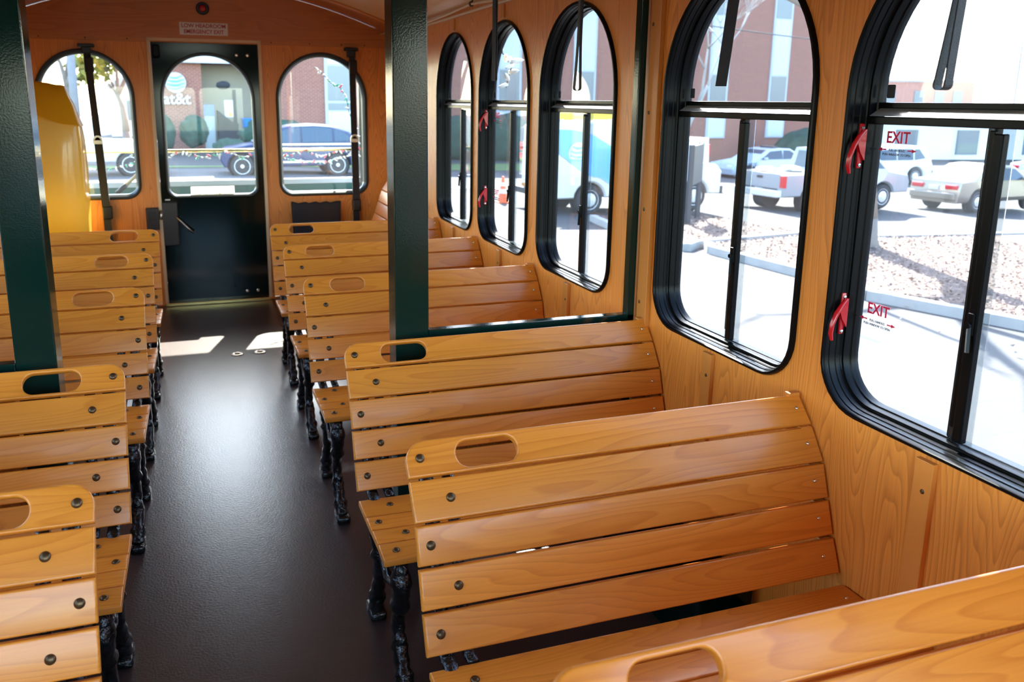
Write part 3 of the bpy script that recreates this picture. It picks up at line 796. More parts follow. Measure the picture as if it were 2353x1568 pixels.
t = thing('switch_box', 'small black box on the rear wall left of the green door', 'box', (-.444, YR - .025, .645))
MB().box((0, 0, 0), (.085, .05, .155), bevel=.005).build('housing', M['maroon'], t)
MB().box((0, -.027, .02), (.05, .006, .06), bevel=.002).build('cover', M['rubber'], t)

# yellow vinyl cover in the rear left corner
t = thing('yellow_cover', 'tall yellow vinyl cover with a folded top standing in the rear left corner', 'cover', (-1.045, 4.40, 0))
prof = [(0, .240, .120), (.30, .240, .120), (.60, .240, .118), (.85, .240, .116), (1.05, .240, .112), (1.22, .238, .108), (1.32, .232, .100), (1.38, .224, .090), (1.42, .205, .075), (1.46, .185, .060), (1.55, .150, .030)]
rings = []
for z, a, b in prof:
    rg = []
    for k in range(40):
        th_ = 2 * math.pi * k / 40; c, s_ = math.cos(th_), math.sin(th_)
        e = .45
        x = a * math.copysign(abs(c) ** e, c); y = b * math.copysign(abs(s_) ** e, s_)
        q = noise.noise(Vector((x * 7, y * 7, z * 2.2))) * .012
        rg.append(Vector((x + q, y + q, z + .006 * noise.noise(Vector((x * 9, z, 3))))))
    rings.append(rg)
MB().loops(rings, cap0=True, cap1=True).build('body', M['yellowsheen'], t, smooth=True)
rings = []
for z, a, b in [(1.375, .244, .134), (1.40, .232, .124), (1.45, .204, .100), (1.51, .172, .070), (1.562, .155, .042), (1.570, .14, .03)]:
    rg = []
    for k in range(40):
        th_ = 2 * math.pi * k / 40; c, s_ = math.cos(th_), math.sin(th_)
        x = a * math.copysign(abs(c) ** .45, c); y = b * math.copysign(abs(s_) ** .45, s_)
        rg.append(Vector((x, y, z + (-.30 * (x + .02) if z < 1.42 else -.10 * x if z < 1.5 else -.03 * x) + .008 * math.sin(x * 30 + 1))))
    rings.append(rg)
MB().loops(rings, cap1=True).build('flap', M['yellow'], t, smooth=True)

# ------------------------------------------------------------------ rear porch (part of the bus)
PY = 5.65
t = thing('rear_porch', 'green rear porch with white-topped low wall and brass rail outside the rear door', 'porch', (XC, 5.25, 0))
MB().box((0, -.015, -.05), (2.56, .87, .06)).build('deck', M['green'], t)
MB().box((0, .40, .39), (2.56, .03, .78)).build('low_wall', M['porch'], t)
MB().box((0, .40, .805), (2.56, .05, .045), bevel=.004).build('wall_cap', M['white'], t)
MB().tube([(-1.25, .40, 1.066), (1.25, .40, 1.066)], .014, 10, ref=(0, 0, 1)).build('rail', M['gold'], t, smooth=True)
for x in (-1.255, 1.255):
    MB().box((x, .39, .98), (.06, .06, 1.96), bevel=.004).build('post', M['green'], t)
    MB().box((x, -.04, .39), (.03, .86, .78)).build('side_wall', M['green'], t)
rf = MB().box((0, -.005, 1.905), (2.70, .93, .07), bevel=.01).build('roof', M['green'], t)
t = thing('slanted_bar', 'pale slanted bar with black lower end outside the left rear window', 'bar', (-.61, 5.15, .88))
MB().tube([(-.02, 0, -.03), (.12, .0, .10)], .013, 10, ref=(0, 1, 0)).build('tube', M['mould'], t, smooth=True)
MB().tube([(-.09, 0, -.09), (-.02, 0, -.03)], .018, 10, ref=(0, 1, 0)).build('end_grip', M['rubber'], t, smooth=True)

def string_lights(label, pts, nb, seed, size=.0125, mats=('bulbr', 'bulbg', 'bulbw', 'bulbw')):
    random.seed(seed)
    t = thing('string_lights', label, 'string lights', pts[0], 0, 'coloured christmas lights around the bus')
    o = Vector(pts[0]); pv = [Vector(p) - o for p in pts]
    MB().tube(pv, .0035, 6, ref=(0, 0, 1)).build('wire', M['wire'], t)
    for k in range(nb):
        q = (k + .5) / nb * (len(pv) - 1); i = int(q); p = pv[i].lerp(pv[i + 1], q - i)
        d = Vector((random.uniform(-1, 1), random.uniform(-1, .2), random.uniform(-1, .7))).normalized()
        m = random.choice(mats)
        s = size * random.uniform(.8, 1.3)
        MB().lathe([(s * .45, -s * .3), (s * .5, s * .4), (s * .55, s), (s * .35, s * 1.9), (0, s * 2.5)], p, d, 8).build('bulb', M[m], t, smooth=True)
    random.seed(11)
def garland(x0, x1, y, z, n, amp, ph):
    return [(x0 + (x1 - x0) * k / n, y - .02 + .012 * math.sin(k * 1.9), z + amp * math.sin(k * .9 + ph) - .02) for k in range(n + 1)]
string_lights('christmas lights wound along the brass porch rail', garland(-.62, 1.2, PY, 1.055, 40, .022, 0), 62, 3)
string_lights('christmas lights sagging below the porch rail at left', [(-1.05, PY - .02, .96), (-.9, PY - .02, .93), (-.75, PY - .02, .935), (-.6, PY - .02, .98), (-.5, PY - .02, 1.03)], 16, 4)
string_lights('christmas lights sagging below the porch rail at right', [(.5, PY - .03, 1.02), (.62, PY - .03, .985), (.78, PY - .03, .965), (.92, PY - .03, .96), (1.05, PY - .03, 1.0), (1.2, PY - .03, 1.03)], 26, 5)
string_lights('christmas lights hanging down beside the right porch post', [(.84, PY - .05, 1.74), (.90, PY - .05, 1.70), (.97, PY - .05, 1.62), (1.05, PY - .05, 1.58), (1.10, PY - .05, 1.50), (1.12, PY - .05, 1.38), (1.18, PY - .05, 1.2), (1.2, PY - .05, 1.06)], 20, 6)
string_lights('christmas lights with clear bulbs outside the second window behind the partition', [(1.40, 2.66, 1.86), (1.40, 2.62, 1.72), (1.40, 2.50, 1.69), (1.40, 2.47, 1.66), (1.40, 2.53, 1.60), (1.40, 2.56, 1.55)], 9, 8, .020, ('bulbw',))

# ------------------------------------------------------------------ ground outside
GK = .042
def gz(x): return -1.05 - GK * (min(max(x, 3), 34) - 3)
def slab(name, poly, dz, mat, th=.12):
    """ground patch following the slope; poly in plan"""
    mb = MB(); vs = [mb.bm.verts.new((x, y, gz(x) + dz)) for x, y in poly]
    fc = mb.bm.faces.new(vs); r_ = bmesh.ops.extrude_face_region(mb.bm, geom=[fc])
    for v in r_['geom']:
        if isinstance(v, bmesh.types.BMVert): v.co.z -= th
    return mb.build(name, mat)
mb = MB()
gx = [-90, 3, 8, 14, 20, 27, 34, 130]
mb.loops([[(x, -60, gz(x)) for x in gx], [(x, 140, gz(x)) for x in gx]], closed=False)
o = mb.build('ground', M['asphalt']); struct(o)
o = slab('lawn', [(-60, 33.6), (3.0, 31.5), (9.5, 31.5), (34, 37.0), (34, 46), (-60, 44)], .02, M['grass'], .03); tag(o, kind='structure')
o = slab('road', [(-60, 24.5), (3.0, 23.5), (11.5, 23.5), (11.5, 30.6), (3, 30.6), (-60, 32.6)], .012, M['road'], .03); tag(o, kind='structure')
# planting island right of the bus, kerbs, leaves
isl = [(9.22, 12.26), (8.98, 11.78), (9.22, 9.19), (9.02, 7.81), (9.98, 5.6), (10.6, 2.0), (20, 2.0), (19.6, 13.5), (14.2, 13.0), (12.87, 13.4)]
isl1 = [(8.71, 16.24), (8.49, 14.82), (8.62, 12.0), (9.06, 12.37), (12.8, 13.62), (12.2, 16.6), (10.8, 16.7)]
for nm, pl, lb in (('planting_bed', isl, 'leaf-covered planting bed with the tree'), ('planting_bed', isl1, 'leaf-covered planting bed with the two dark posts')):
    o = slab(nm, pl, .10, M['mulch'], .2); tag(o, kind='structure')
def kerb(pts, label, w=.16, h=.15):
    mb = MB()
    for a, b in zip(pts, pts[1:]):
        A = Vector((a[0], a[1], gz(a[0]) + h / 2)); B = Vector((b[0], b[1], gz(b[0]) + h / 2))
        mb.bar(A, B, w, h)
    o = mb.build('kerb', M['concrete']); tag(o, label, 'kerb', 'concrete kerbs around the planting beds')
kerb([(9.22, 12.2), (8.98, 11.72), (9.22, 9.19), (9.02, 7.81), (9.98, 5.6), (10.6, 2.0)], 'concrete kerb in the tree bed\'s edge nearest the bus')
kerb([(12.87, 13.45), (14.2, 13.05), (19.6, 13.55)], 'far concrete kerb of the tree bed, towards the gold sedan')
kerb([(8.71, 16.24), (8.49, 14.82), (8.62, 12.0), (9.06, 12.37), (12.8, 13.65)], 'concrete kerb around the bed with two dark posts')
random.seed(5)
lf = MB()
def inside(p, pl):
    c = False
    for (x1, y1), (x2, y2) in zip(pl, pl[1:] + pl[:1]):
        if (y1 > p[1]) != (y2 > p[1]) and p[0] < (x2 - x1) * (p[1] - y1) / (y2 - y1) + x1: c = not c
    return c
cnt = 0
while cnt < 15000:
    p = (random.uniform(8.4, 17), random.uniform(3.5, 16.8))
    if not (inside(p, isl) or inside(p, isl1)): 
        if random.random() > .02 or p[0] > 9.6: continue
        z = gz(p[0]) + .012
    else: z = gz(p[0]) + .112
    s = random.uniform(.02, .045); q = Matrix.Rotation(random.uniform(0, 6.3), 3, 'Z') @ Matrix.Rotation(random.uniform(-.6, .6), 3, 'X')
    lf.poly([Vector((p[0], p[1], z + random.uniform(0, .03))) + q @ Vector(v) for v in ((-s, 0, 0), (0, -s * .5, 0), (s, 0, .01), (0, s * .5, 0))]); cnt += 1
o = lf.build('fallen_leaves', M['leaf']); tag(o, 'fallen brown leaves strewn over the planting beds', 'leaves', kind='stuff')

# ------------------------------------------------------------------ vehicles
def wheel(parent, x, y, s, rad, wd, rimmat='rim', spokes=0, name='wheel'):
    t_ = MB().lathe([(rad * .62, -wd / 2), (rad * .93, -wd / 2), (rad, -wd * .32), (rad, wd * .32), (rad * .93, wd / 2), (rad * .62, wd / 2)], (x, y, rad), (0, s, 0), 32).build(name, M['tyre'], parent, autos=40)
    m = MB()
    o_ = wd / 2
    if spokes:
        m.lathe([(rad * .68, o_ - .03), (rad * .68, o_ + .002), (rad * .63, o_ + .002), (rad * .61, o_ - .05)], (x, y, rad), (0, s, 0), 32)
        m.lathe([(rad * .16, o_ - .03), (rad * .16, o_ + .006), (0, o_ + .012)], (x, y, rad), (0, s, 0), 16)
        for k in range(spokes):
            a = 2 * math.pi * k / spokes
            p = Vector((math.cos(a), 0, math.sin(a)))
            m.bar(Vector((x, y + s * (o_ - .01), rad)) + p * rad * .12, Vector((x, y + s * (o_ - .012), rad)) + p * rad * .63, rad * .125, .02, up=(0, 1, 0))
    else:
        m.lathe([(rad * .66, o_ - .02), (rad * .66, o_ + .004), (rad * .52, o_ - .012), (rad * .40, o_ + .012), (rad * .22, o_ + .012), (rad * .20, o_ + .03), (0, o_ + .035)], (x, y, rad), (0, s, 0), 28)
    m.build('rim', M[rimmat], t_, autos=40)
    MB().lathe([(rad * .60, o_ - .055), (0, o_ - .054)], (x, y, rad), (0, s, 0), 24).build('brake_disc', M['well'], t_)

def vehicle(name, label, cat, loc, rz, paint, W, outline, wheels, rad, belt, panes, extra=None, tumble=.14, spokes=0, front=None, group='vehicles parked outside'):
    """outline: closed side view (x forward, z up) without wheel arches cut; wheels: x positions"""
    t = thing(name, label, cat, loc, rz, group)
    zmax = max(p[1] for p in outline)
    def hw(z): return W / 2 - tumble * max(0, (z - belt) / max(.01, zmax - belt)) - (.05 if z < .35 else 0)
    # cut wheel arches into the lower edge
    zb = min(p[1] for p in outline); ra = rad * 1.18
    x0 = min(p[0] for p in outline if p[1] < zb + .12); x1 = max(p[0] for p in outline if p[1] < zb + .12)
    top = [p for p in outline if p[1] > zb + 1e-4]
    low = [(x0, zb)]
    for wx in sorted(wheels):
        c = math.sqrt(max(.001, ra * ra - (zb - rad) ** 2))
        a0 = math.atan2(zb - rad, -c); a1 = math.atan2(zb - rad, c)
        if a0 > 0: a0 -= 0
        for k in range(11):
            a = math.pi - math.asin((zb - rad) / ra) - (math.pi - 2 * math.asin((zb - rad) / ra)) * k / 10
            low.append((wx + ra * math.cos(a), rad + ra * math.sin(a)))
    low.append((x1, zb))
    pts = low + top
    n = len(pts)
    ctr = (sum(p[0] for p in pts) / n, sum(p[1] for p in pts) / n)
    ins = []
    for i in range(n):
        a, b, c = Vector(pts[i - 1]), Vector(pts[i]), Vector(pts[(i + 1) % n])
        d1 = (b - a).normalized() if (b - a).length > 1e-6 else Vector((1, 0)); d2 = (c - b).normalized() if (c - b).length > 1e-6 else d1
        nn = Vector((-(d1 + d2).y, (d1 + d2).x)); nn = nn.normalized() if nn.length > 1e-4 else Vector((-d1.y, d1.x))
        ins.append((b.x + nn.x * .045, b.y + nn.y * .045))
    rings = [[Vector((p[0], hw(p[1]), p[1])) for p in ins], [Vector((p[0], hw(p[1]) - .05, p[1])) for p in pts], [Vector((p[0], -hw(p[1]) + .05, p[1])) for p in pts], [Vector((p[0], -hw(p[1]), p[1])) for p in ins]]
    MB().loops(rings, cap0=True, cap1=True).build('body', M[paint], t, autos=32)
    for wx in wheels:
        for s in (1, -1):
            MB().lathe([(ra * .99, -.10), (ra * .99, .0), (0, .0)], (wx, s * (W / 2 - .18), rad), (0, s, 0), 24).build('wheel_well', M['well'], t)
            wheel(t, wx, s * (W / 2 - .115), s, rad, .21, spokes=spokes)
    for poly in panes:
        for s in (1, -1):
            a = [Vector((p[0], s * (hw(p[1]) + .004), p[1])) for p in poly]; MB().prism(a, (0, -s * .012, 0)).build('side_window', M['carglass'], t)
    if extra: extra(t, hw)
    return t

def quad_x(t, name, mat, x0, z0, x1, z1, y0, y1, y2, y3, off=.008):
    """sloping pane across the car between (x0,z0) and (x1,z1); widths y0..y1 at the first edge"""
    d = Vector((x1 - x0, 0, z1 - z0)); n_ = Vector((d.z, 0, -d.x)).normalized() * off
    a = [Vector((x0, y0, z0)) + n_, Vector((x0, y1, z0)) + n_, Vector((x1, y3, z1)) + n_, Vector((x1, y2, z1)) + n_]
    MB().prism(a, -n_ * .8).build(name, mat, t)

AZ = R(5)   # cars stand along the building: heading azimuth 85 deg = 5 deg above +X

# 1 utility van, rear at the left
def van_x(t, hw):
    h = hw(1.2)
    # blue swoosh panel on both sides, globe emblem
    for s in (1, -1):
        sw = [(.14, 2.12), (.60, 2.10), (1.05, 2.00), (1.60, 1.70), (2.30, 1.34), (2.95, 1.02), (3.55, .80), (3.60, .40), (1.78, .40), (1.62, .72), (1.30, .92), (1.02, .97), (.72, 1.10), (.30, 1.42), (.14, 1.52)]
        MB().prism([Vector((x, s * (hw(z) + .010), z)) for x, z in sw], (0, -s * .014, 0)).build('blue_panel', M['vblue'], t)
        g = t_globe = MB()
        c = (.66, 1.54)
        g.prism([Vector((c[0] + .27 * math.cos(2 * math.pi * k / 28), s * (hw(1.48) + .016), c[1] + .27 * math.sin(2 * math.pi * k / 28))) for k in range(28)], (0, -s * .008, 0))
        ob = g.build('globe_emblem', M['vwhite'], t)
        st_ = MB()
        for zz, wv in ((.17, .16), (.06, .22), (-.05, .22), (-.15, .17)):
            st_.prism([Vector((c[0] - wv + 2 * wv * k / 10, s * (hw(1.48) + .021), c[1] + zz - .04 * math.sin(math.pi * k / 10) + .018)) for k in range(11)] + [Vector((c[0] + wv - 2 * wv * k / 10, s * (hw(1.48) + .021), c[1] + zz - .055 * math.sin(math.pi * (10 - k) / 10) - .02)) for k in range(11)], (0, -s * .006, 0))
        st_.build('emblem_stripes', M['vblue'], ob)
    for s in (1, -1):
        MB().box((.0, s * (hw(1.2) - .06), 1.95), (.09, .15, .34), bevel=.01).build('rear_window', M['carglass'], t)
        MB().box((.02, s * (hw(1.1) - .03), 1.63), (.14, .10, .20), bevel=.01).build('tail_lamp', M['tail'], t)
        MB().box((.02, s * (hw(.9) - .03), 1.38), (.14, .10, .15), bevel=.01).build('tail_lamp', M['tail'], t)
    MB().box((-.012, 0, 1.55), (.03, 1.2, .5), bevel=.01).build('rear_window', M['carglass'], t)
    quad_x(t, 'windscreen', M['carglass'], 3.98, 1.32, 3.34, 2.12, -.82, .82, -.74, .74)
    MB().box((-.10, 0, .52), (.18, 1.9, .16), bevel=.02).build('bumper', M['vgreen'], t)
    MB().box((5.02, 0, .52), (.16, 1.86, .20), bevel=.02).build('bumper', M['vgreen'], t)
    MB().box((-.02, 0, .64), (.05, 1.7, .08)).build('reflective_strip', M['signorange'], t)
    r = MB()
    for yy in (-.62, -.28, .12, .46):
        r.box((1.75, yy, 2.43), (3.6, .04, .15))
    for k in range(13): r.box((.1 + k * .28, -.45, 2.43), (.03, .36, .03)).box((.1 + k * .28, .29, 2.43), (.03, .36, .03))
    r.build('ladder', M['yladder'], t)
    r = MB()
    for xx in (.3, 1.7, 3.0): r.box((xx, 0, 2.335), (.05, 1.5, .05)).box((xx, .7, 2.30), (.05, .05, .08)).box((xx, -.7, 2.30), (.05, .05, .08))
    r.build('roof_rack', M['white'], t)
van = vehicle('utility_van', 'white and blue utility van with yellow ladders on its roof', 'van', (8.12, 18.30, -1.31), R(3), 'vwhite', 1.98,
    [(0, .42), (4.98, .42), (5.0, 1.0), (4.85, 1.18), (4.1, 1.32), (3.42, 2.16), (3.0, 2.30), (.15, 2.30), (0, 2.14)], [1.02, 4.15], .375, 1.0,
    [[(3.05, 1.38), (3.88, 1.38), (3.40, 2.0), (3.05, 2.04)]], van_x, .10)

# 2 police-style pale sedan behind, nose to the left
SED = [(0, .30), (4.75, .30), (4.82, .55), (4.72, .78), (3.55, .94), (2.75, 1.40), (2.2, 1.47), (1.55, 1.44), (.75, 1.02), (.08, .98), (-.02, .60)]
SEDW = [[(2.05, .98), (3.22, .98), (2.72, 1.33), (2.05, 1.38)], [(1.0, 1.0), (1.97, .98), (1.97, 1.38), (1.60, 1.36)]]
def sed_x(colr):
    def fx(t, hw):
        quad_x(t, 'windscreen', M['carglass'], 3.50, .95, 2.78, 1.38, -.70, .70, -.60, .60)
        quad_x(t, 'rear_window', M['carglass'], 1.52, 1.43, .80, 1.03, -.60, .60, -.68, .68)
        for s in (1, -1):
            MB().box((.04, s * .60, .80), (.14, .42, .15), bevel=.03).build('tail_lamp', M['tail'], t)
            MB().box((4.72, s * .62, .66), (.16, .34, .14), bevel=.03).build('headlamp', M['lamp'], t)
            MB().box((3.05, s * (hw(1) + .08), 1.02), (.16, .16, .11), bevel=.03).build('mirror', M[colr], t)
        MB().box((-.03, 0, .52), (.18, 1.60, .22), bevel=.04).build('bumper', M[colr], t)
        MB().box((.0, 0, .76), (.06, .32, .12)).build('number_plate', M['white'], t)
    return fx
def pol_x(t, hw):
    sed_x('vpale')(t, hw)
    for s in (1, -1):
        MB().add_mesh(text_mesh('POLICE', .30, .004, sx=1.1), frame_mat((4.0, s * (hw(.7) + .004), .70), (-s, 0, 0), (0, 0, 1))).build('lettering', M['vnavy'], t)
    MB().box((2.15, 0, 1.50), (.26, .95, .07), bevel=.02).build('roof_lamps', M['vgreen'], t)
vehicle('police_car', 'pale blue-white sedan with lettering on its wing, behind the silver pickup', 'car', (27.6, 31.8, -2.02), R(182), 'vpale', 1.85, SED, [.95, 3.85], .33, .95, SEDW, pol_x)

# 3 silver pickup, tail at the left
def pick_x(t, hw):
    quad_x(t, 'rear_window', M['carglass'], 2.02, 1.72, 1.95, 1.22, -.62, .62, -.70, .70)
    quad_x(t, 'windscreen', M['carglass'], 4.15, 1.20, 3.50, 1.72, -.72, .72, -.62, .62)
    for s in (1, -1):
        MB().box((.03, s * (hw(.9) - .07), .93), (.12, .17, .36), bevel=.02).build('tail_lamp', M['tail'], t)
        MB().box((4.98, s * .66, .80), (.12, .36, .18), bevel=.02).build('headlamp', M['lamp'], t)
    MB().box((-.10, 0, .58), (.22, 1.86, .20), bevel=.03).build('bumper', M['rim'], t)
    MB().box((-.02, 0, .66), (.05, 1.5, .12)).build('tailgate_gap', M['vgreen'], t)
    MB().box((-.03, -.02, .62), (.03, .34, .17)).build('number_plate', M['white'], t)
    MB().box((-.015, 0, 1.02), (.04, .22, .08), bevel=.01).build('tailgate_handle', M['vgreen'], t)
    MB().box((.95, 0, 1.145), (1.6, 1.5, .02)).build('bed_liner', M['vgreen'], t)
    for (x, y, z) in ((.5, .3, .09), (.95, -.2, .12), (1.4, .25, .10)): MB().blob((x, y, 1.15 + z * .4), (.3, .35, z), 2, .3, 2, x).build('load', M['white'], t)
    MB().tube([(.25, -.2, .42), (.25, .2, .42)], .30, 16).build('spare_wheel', M['tyre'], t)
vehicle('pickup_truck', 'silver pickup truck seen from behind, bed loaded with white bags', 'pickup', (15.65, 19.25, -1.65), AZ, 'vsilver', 1.98,
    [(0, .48), (5.0, .48), (5.05, .80), (4.95, 1.02), (4.15, 1.16), (3.52, 1.76), (3.1, 1.82), (2.1, 1.80), (1.93, 1.16), (.0, 1.14), (-.02, .8)], [1.10, 3.95], .37, 1.1,
    [[(2.15, 1.24), (2.95, 1.24), (2.95, 1.68), (2.2, 1.68)], [(3.03, 1.24), (3.95, 1.22), (3.48, 1.66), (3.03, 1.68)]], pick_x)

# 4 champagne sedan on the right
vehicle('sedan', 'champagne sedan with red tail lamps, seen from behind through the right window', 'car', (22.35, 19.26, -1.87), R(6), 'vgold', 1.78, SED, [.95, 3.75], .33, .95, SEDW, sed_x('vgold'))

# 5 white van far right, 6 pale cars at the edge
def suv_x(t, hw, zt=1.72):
    quad_x(t, 'windscreen', M['carglass'], 3.75, 1.16, 3.10, zt, -.74, .74, -.62, .62)
    for s in (1, -1):
        MB().box((.02, s * .74, 1.0), (.10, .16, .34), bevel=.02).build('tail_lamp', M['tail'], t)
        MB().box((4.78, s * .66, .80), (.12, .34, .16), bevel=.02).build('headlamp', M['lamp'], t)
        MB().box((3.35, s * (hw(1.1) + .09), 1.18), (.14, .18, .18), bevel=.03).build('mirror', M['vgreen'], t)
    MB().box((-.05, 0, .55), (.18, 1.75, .2), bevel=.03).build('bumper', M['vgreen'], t)
SUVO = [(0, .36), (4.75, .36), (4.84, .60), (4.78, .92), (3.72, 1.10), (3.10, 1.74), (2.6, 1.80), (.7, 1.80), (.12, 1.20), (.0, .9)]
SUVW = [[(2.1, 1.15), (3.35, 1.15), (2.98, 1.62), (2.1, 1.66)], [(1.15, 1.15), (2.0, 1.15), (2.0, 1.66), (1.15, 1.66)], [(.45, 1.22), (1.05, 1.15), (1.05, 1.66), (.78, 1.66)]]
vehicle('white_van', 'white van parked far off beyond the gold sedan', 'van', (33.5, 30.7, -2.26), R(176), 'vwhite', 1.95, SUVO, [.95, 3.8], .38, 1.1, SUVW, suv_x)
vehicle('parked_car', 'white car far off at the right edge of the view', 'car', (38.6, 29.0, -2.30), AZ, 'vwhite', 1.8, SED, [.95, 3.75], .33, .95, SEDW, sed_x('vwhite'))
vehicle('red_car', 'red car just entering the right edge beyond the planting bed', 'car', (20.65, 13.75, -1.76), R(10), 'vred', 1.75, [(x * .9, z) for x, z in SED], [.86, 3.4], .32, .95, [[(x * .9, z) for x, z in p] for p in SEDW], None)
def wt_x(t, hw):
    for s in (1, -1): MB().box((-.01, s * .78, 1.45), (.07, .16, .42), bevel=.02).build('tail_lamp', M['tail'], t)
    MB().box((-.02, 0, 1.35), (.03, 1.0, .4), bevel=.01).build('rear_window', M['carglass'], t)
vehicle('box_truck', 'white truck body with red lamp peeking out behind the utility van hood', 'truck', (18.15, 26.6, -1.71), R(184), 'vwhite', 1.9, [(0, .5), (4.8, .5), (4.85, 1.1), (4.0, 1.3), (3.6, 1.85), (0, 1.9)], [1.0, 3.9], .38, 1.4, [], wt_x)

# 7 navy crossover behind the bus, 8 white pickup at left
NAVO = [(0, .36), (4.75, .36), (4.88, .60), (4.84, .84), (4.62, .97), (3.75, 1.12), (3.0, 1.60), (2.5, 1.72), (1.8, 1.76), (1.2, 1.72), (.55, 1.52), (.12, 1.16), (.0, .9)]
NAVW = [[(2.25, 1.16), (3.42, 1.14), (2.92, 1.52), (2.5, 1.63), (2.25, 1.66)], [(1.15, 1.18), (2.17, 1.16), (2.17, 1.66), (1.6, 1.67), (1.15, 1.62)], [(.48, 1.24), (1.07, 1.18), (1.07, 1.61), (.72, 1.50)]]
def navy_x(t, hw):
    suv_x(t, hw, 1.52)
    for s in (1, -1):
        MB().prism([Vector((x, s * (hw(z) + .008), z)) for x, z in ((.35, 1.08), (3.5, 1.08), (3.5, 1.12), (.35, 1.12))], (0, -s * .01, 0)).build('belt_trim', M['chrome'], t)
        MB().prism([Vector((x, s * (hw(z) + .010), z)) for x, z in ((.9, 1.66), (1.7, 1.72), (2.5, 1.70), (2.5, 1.735), (1.7, 1.755), (.9, 1.695))], (0, -s * .01, 0)).build('roof_rail', M['chrome'], t)
        MB().prism([Vector((x, s * (hw(z) + .010), z)) for x, z in ((1.4, .48), (3.3, .48), (3.3, .54), (1.4, .54))], (0, -s * .01, 0)).build('sill_trim', M['chrome'], t)
        for x in (1.55, 2.75): MB().box((x, s * (hw(1) + .012), .98), (.20, .03, .035), bevel=.008).build('door_handle', M['chrome'], t)
vehicle('crossover', 'dark navy crossover car on the road behind the bus', 'car', (5.5, 28.55, -1.12), R(180.5), 'vnavy', 1.9, NAVO, [.98, 4.18], .385, 1.1, NAVW, navy_x, spokes=10)
vehicle('white_pickup', 'white pickup truck on the road behind the bus at far left', 'pickup', (-1.05, 29.2, -1.05), R(182), 'vwhite', 1.98,
    [(0, .48), (5.45, .48), (5.5, .80), (5.40, 1.02), (4.25, 1.16), (3.72, 1.86), (3.3, 1.92), (2.2, 1.90), (2.1, 1.16), (.0, 1.14), (-.02, .8)], [1.15, 4.5], .385, 1.1,
    [[(2.5, 1.24), (3.9, 1.22), (3.6, 1.72), (2.5, 1.74)]], None, spokes=5)

# traffic cone
t = thing('traffic_cone', 'orange traffic cone with white band on the bright asphalt', 'traffic cone', (7.79, 19.89, gz(7.79)))
MB().box((0, 0, .02), (.36, .36, .04), bevel=.01).build('base', M['orange'], t)
MB().lathe([(.14, .04), (.035, .70), (.03, .72), (0, .72)], seg=20).build('cone', M['orange'], t, smooth=False, autos=40)
for z0, z1 in ((.26, .38), (.46, .56)):
    MB().lathe([(.142 - .105 * (z0 - .04) / .66 + .003, z0), (.142 - .105 * (z1 - .04) / .66 + .003, z1)], seg=20).build('reflective_band', M['white'], t)

# sign on two dark posts, seen edge-on
t = thing('post_sign', 'dark board on two square posts seen edge-on, in the leaf-covered bed', 'sign', (10.95, 15.5, gz(11)))
MB().box((-.33, -.36, .9), (.10, .10, 2.05), bevel=.005).build('post', M['darkpost'], t)
MB().box((.55, .60, .9), (.10, .10, 2.05), bevel=.005).build('post', M['darkpost'], t)
MB().prism([(-.33, -.36, 1.0), (.55, .60, 1.0), (.55, .60, 1.9), (-.33, -.36, 1.9)], (.05, -.045, 0)).build('board', M['darkpost'], t)

# ------------------------------------------------------------------ buildings
FD = Vector((math.sin(R(85)), math.cos(R(85)), 0)); FO = Vector((6.99, 42, 0)); FN = Vector((FD.y, -FD.x, 0))   # FN points to the bus
t = thing('brick_building', 'long red brick building with tall narrow window strips across the lot', 'building', FO, R(5))
# local: x along the facade, y into the building
RX0, RX1 = -6.66, -3.3
wl = MB()
wl.box(((-9.25 + RX0) / 2, 3, 4.0), (RX0 + 9.25, 6, 14)).box(((RX1 + 35.0) / 2, 3, 4.0), (35.0 - RX1, 6, 14)).box(((RX0 + RX1) / 2, 3, 7.05), (RX1 - RX0, 6, 7.9))
wl.build('wall', M['brick'], t)
MB().box(((RX0 + RX1) / 2, 1.6, .6), (RX1 - RX0, .2, 5.2)).build('recess_wall', M['tan'], t)
MB().box(((RX0 + RX1) / 2 - .6, -.15, 3.28), (RX1 - RX0 + 2.6, .5, .34)).build('canopy_fascia', M['panel'], t)
MB().box((-4.05, .35, 2.85), (.34, .34, .34), bevel=.05).build('security_light', M['dark'], t)
SPC = 4.78
for k in range(0, 8):
    x = k * SPC - (.0 if k else 0)
    wf = MB().box((x, -.03, 3.6), (1.50, .10, 8.6)).build('window_strip', M['frame'], t)
    for z0, z1, m in ((6.70, 8.0, 'pane'), (3.22, 6.62, 'panel'), (1.42, 3.14, 'pane'), (.95, 1.30, 'pane'), (-.62, .86, 'panel')):
        MB().box((x, -.085, (z0 + z1) / 2), (1.20, .03, z1 - z0)).build('spandrel_panel' if m == 'panel' else 'pane', M[m], wf)
# at&t sign on the brick
t2 = thing('wall_sign', 'blue-striped globe emblem over white at&t letters on the brick wall', 'sign', FO + FD * -7.85 + FN * .06, R(5))
MB().lathe([(.47, 0), (.47, .06), (.30, .10), (0, .13)], (0, 0, 2.19), (0, -1, 0), 32).build('globe', M['panel'], t2, autos=40)
gs = MB()
for zz, wv, th_ in ((.27, .30, .07), (.11, .40, .08), (-.06, .43, .08), (-.23, .36, .07)):
    up_ = [(-wv + 2 * wv * k / 12, 2.19 + zz - .07 * math.sin(math.pi * k / 12) + .02 + .005 * k) for k in range(13)]
    dn_ = [(wv - 2 * wv * k / 12, 2.19 + zz - .07 * math.sin(math.pi * (12 - k) / 12) - th_ * math.sin(math.pi * (12 - k) / 12 * .9 + .15) + .02 + .005 * (12 - k)) for k in range(13)]
    gs.prism([Vector((x, -.165, z)) for x, z in up_ + dn_], (0, .08, 0))
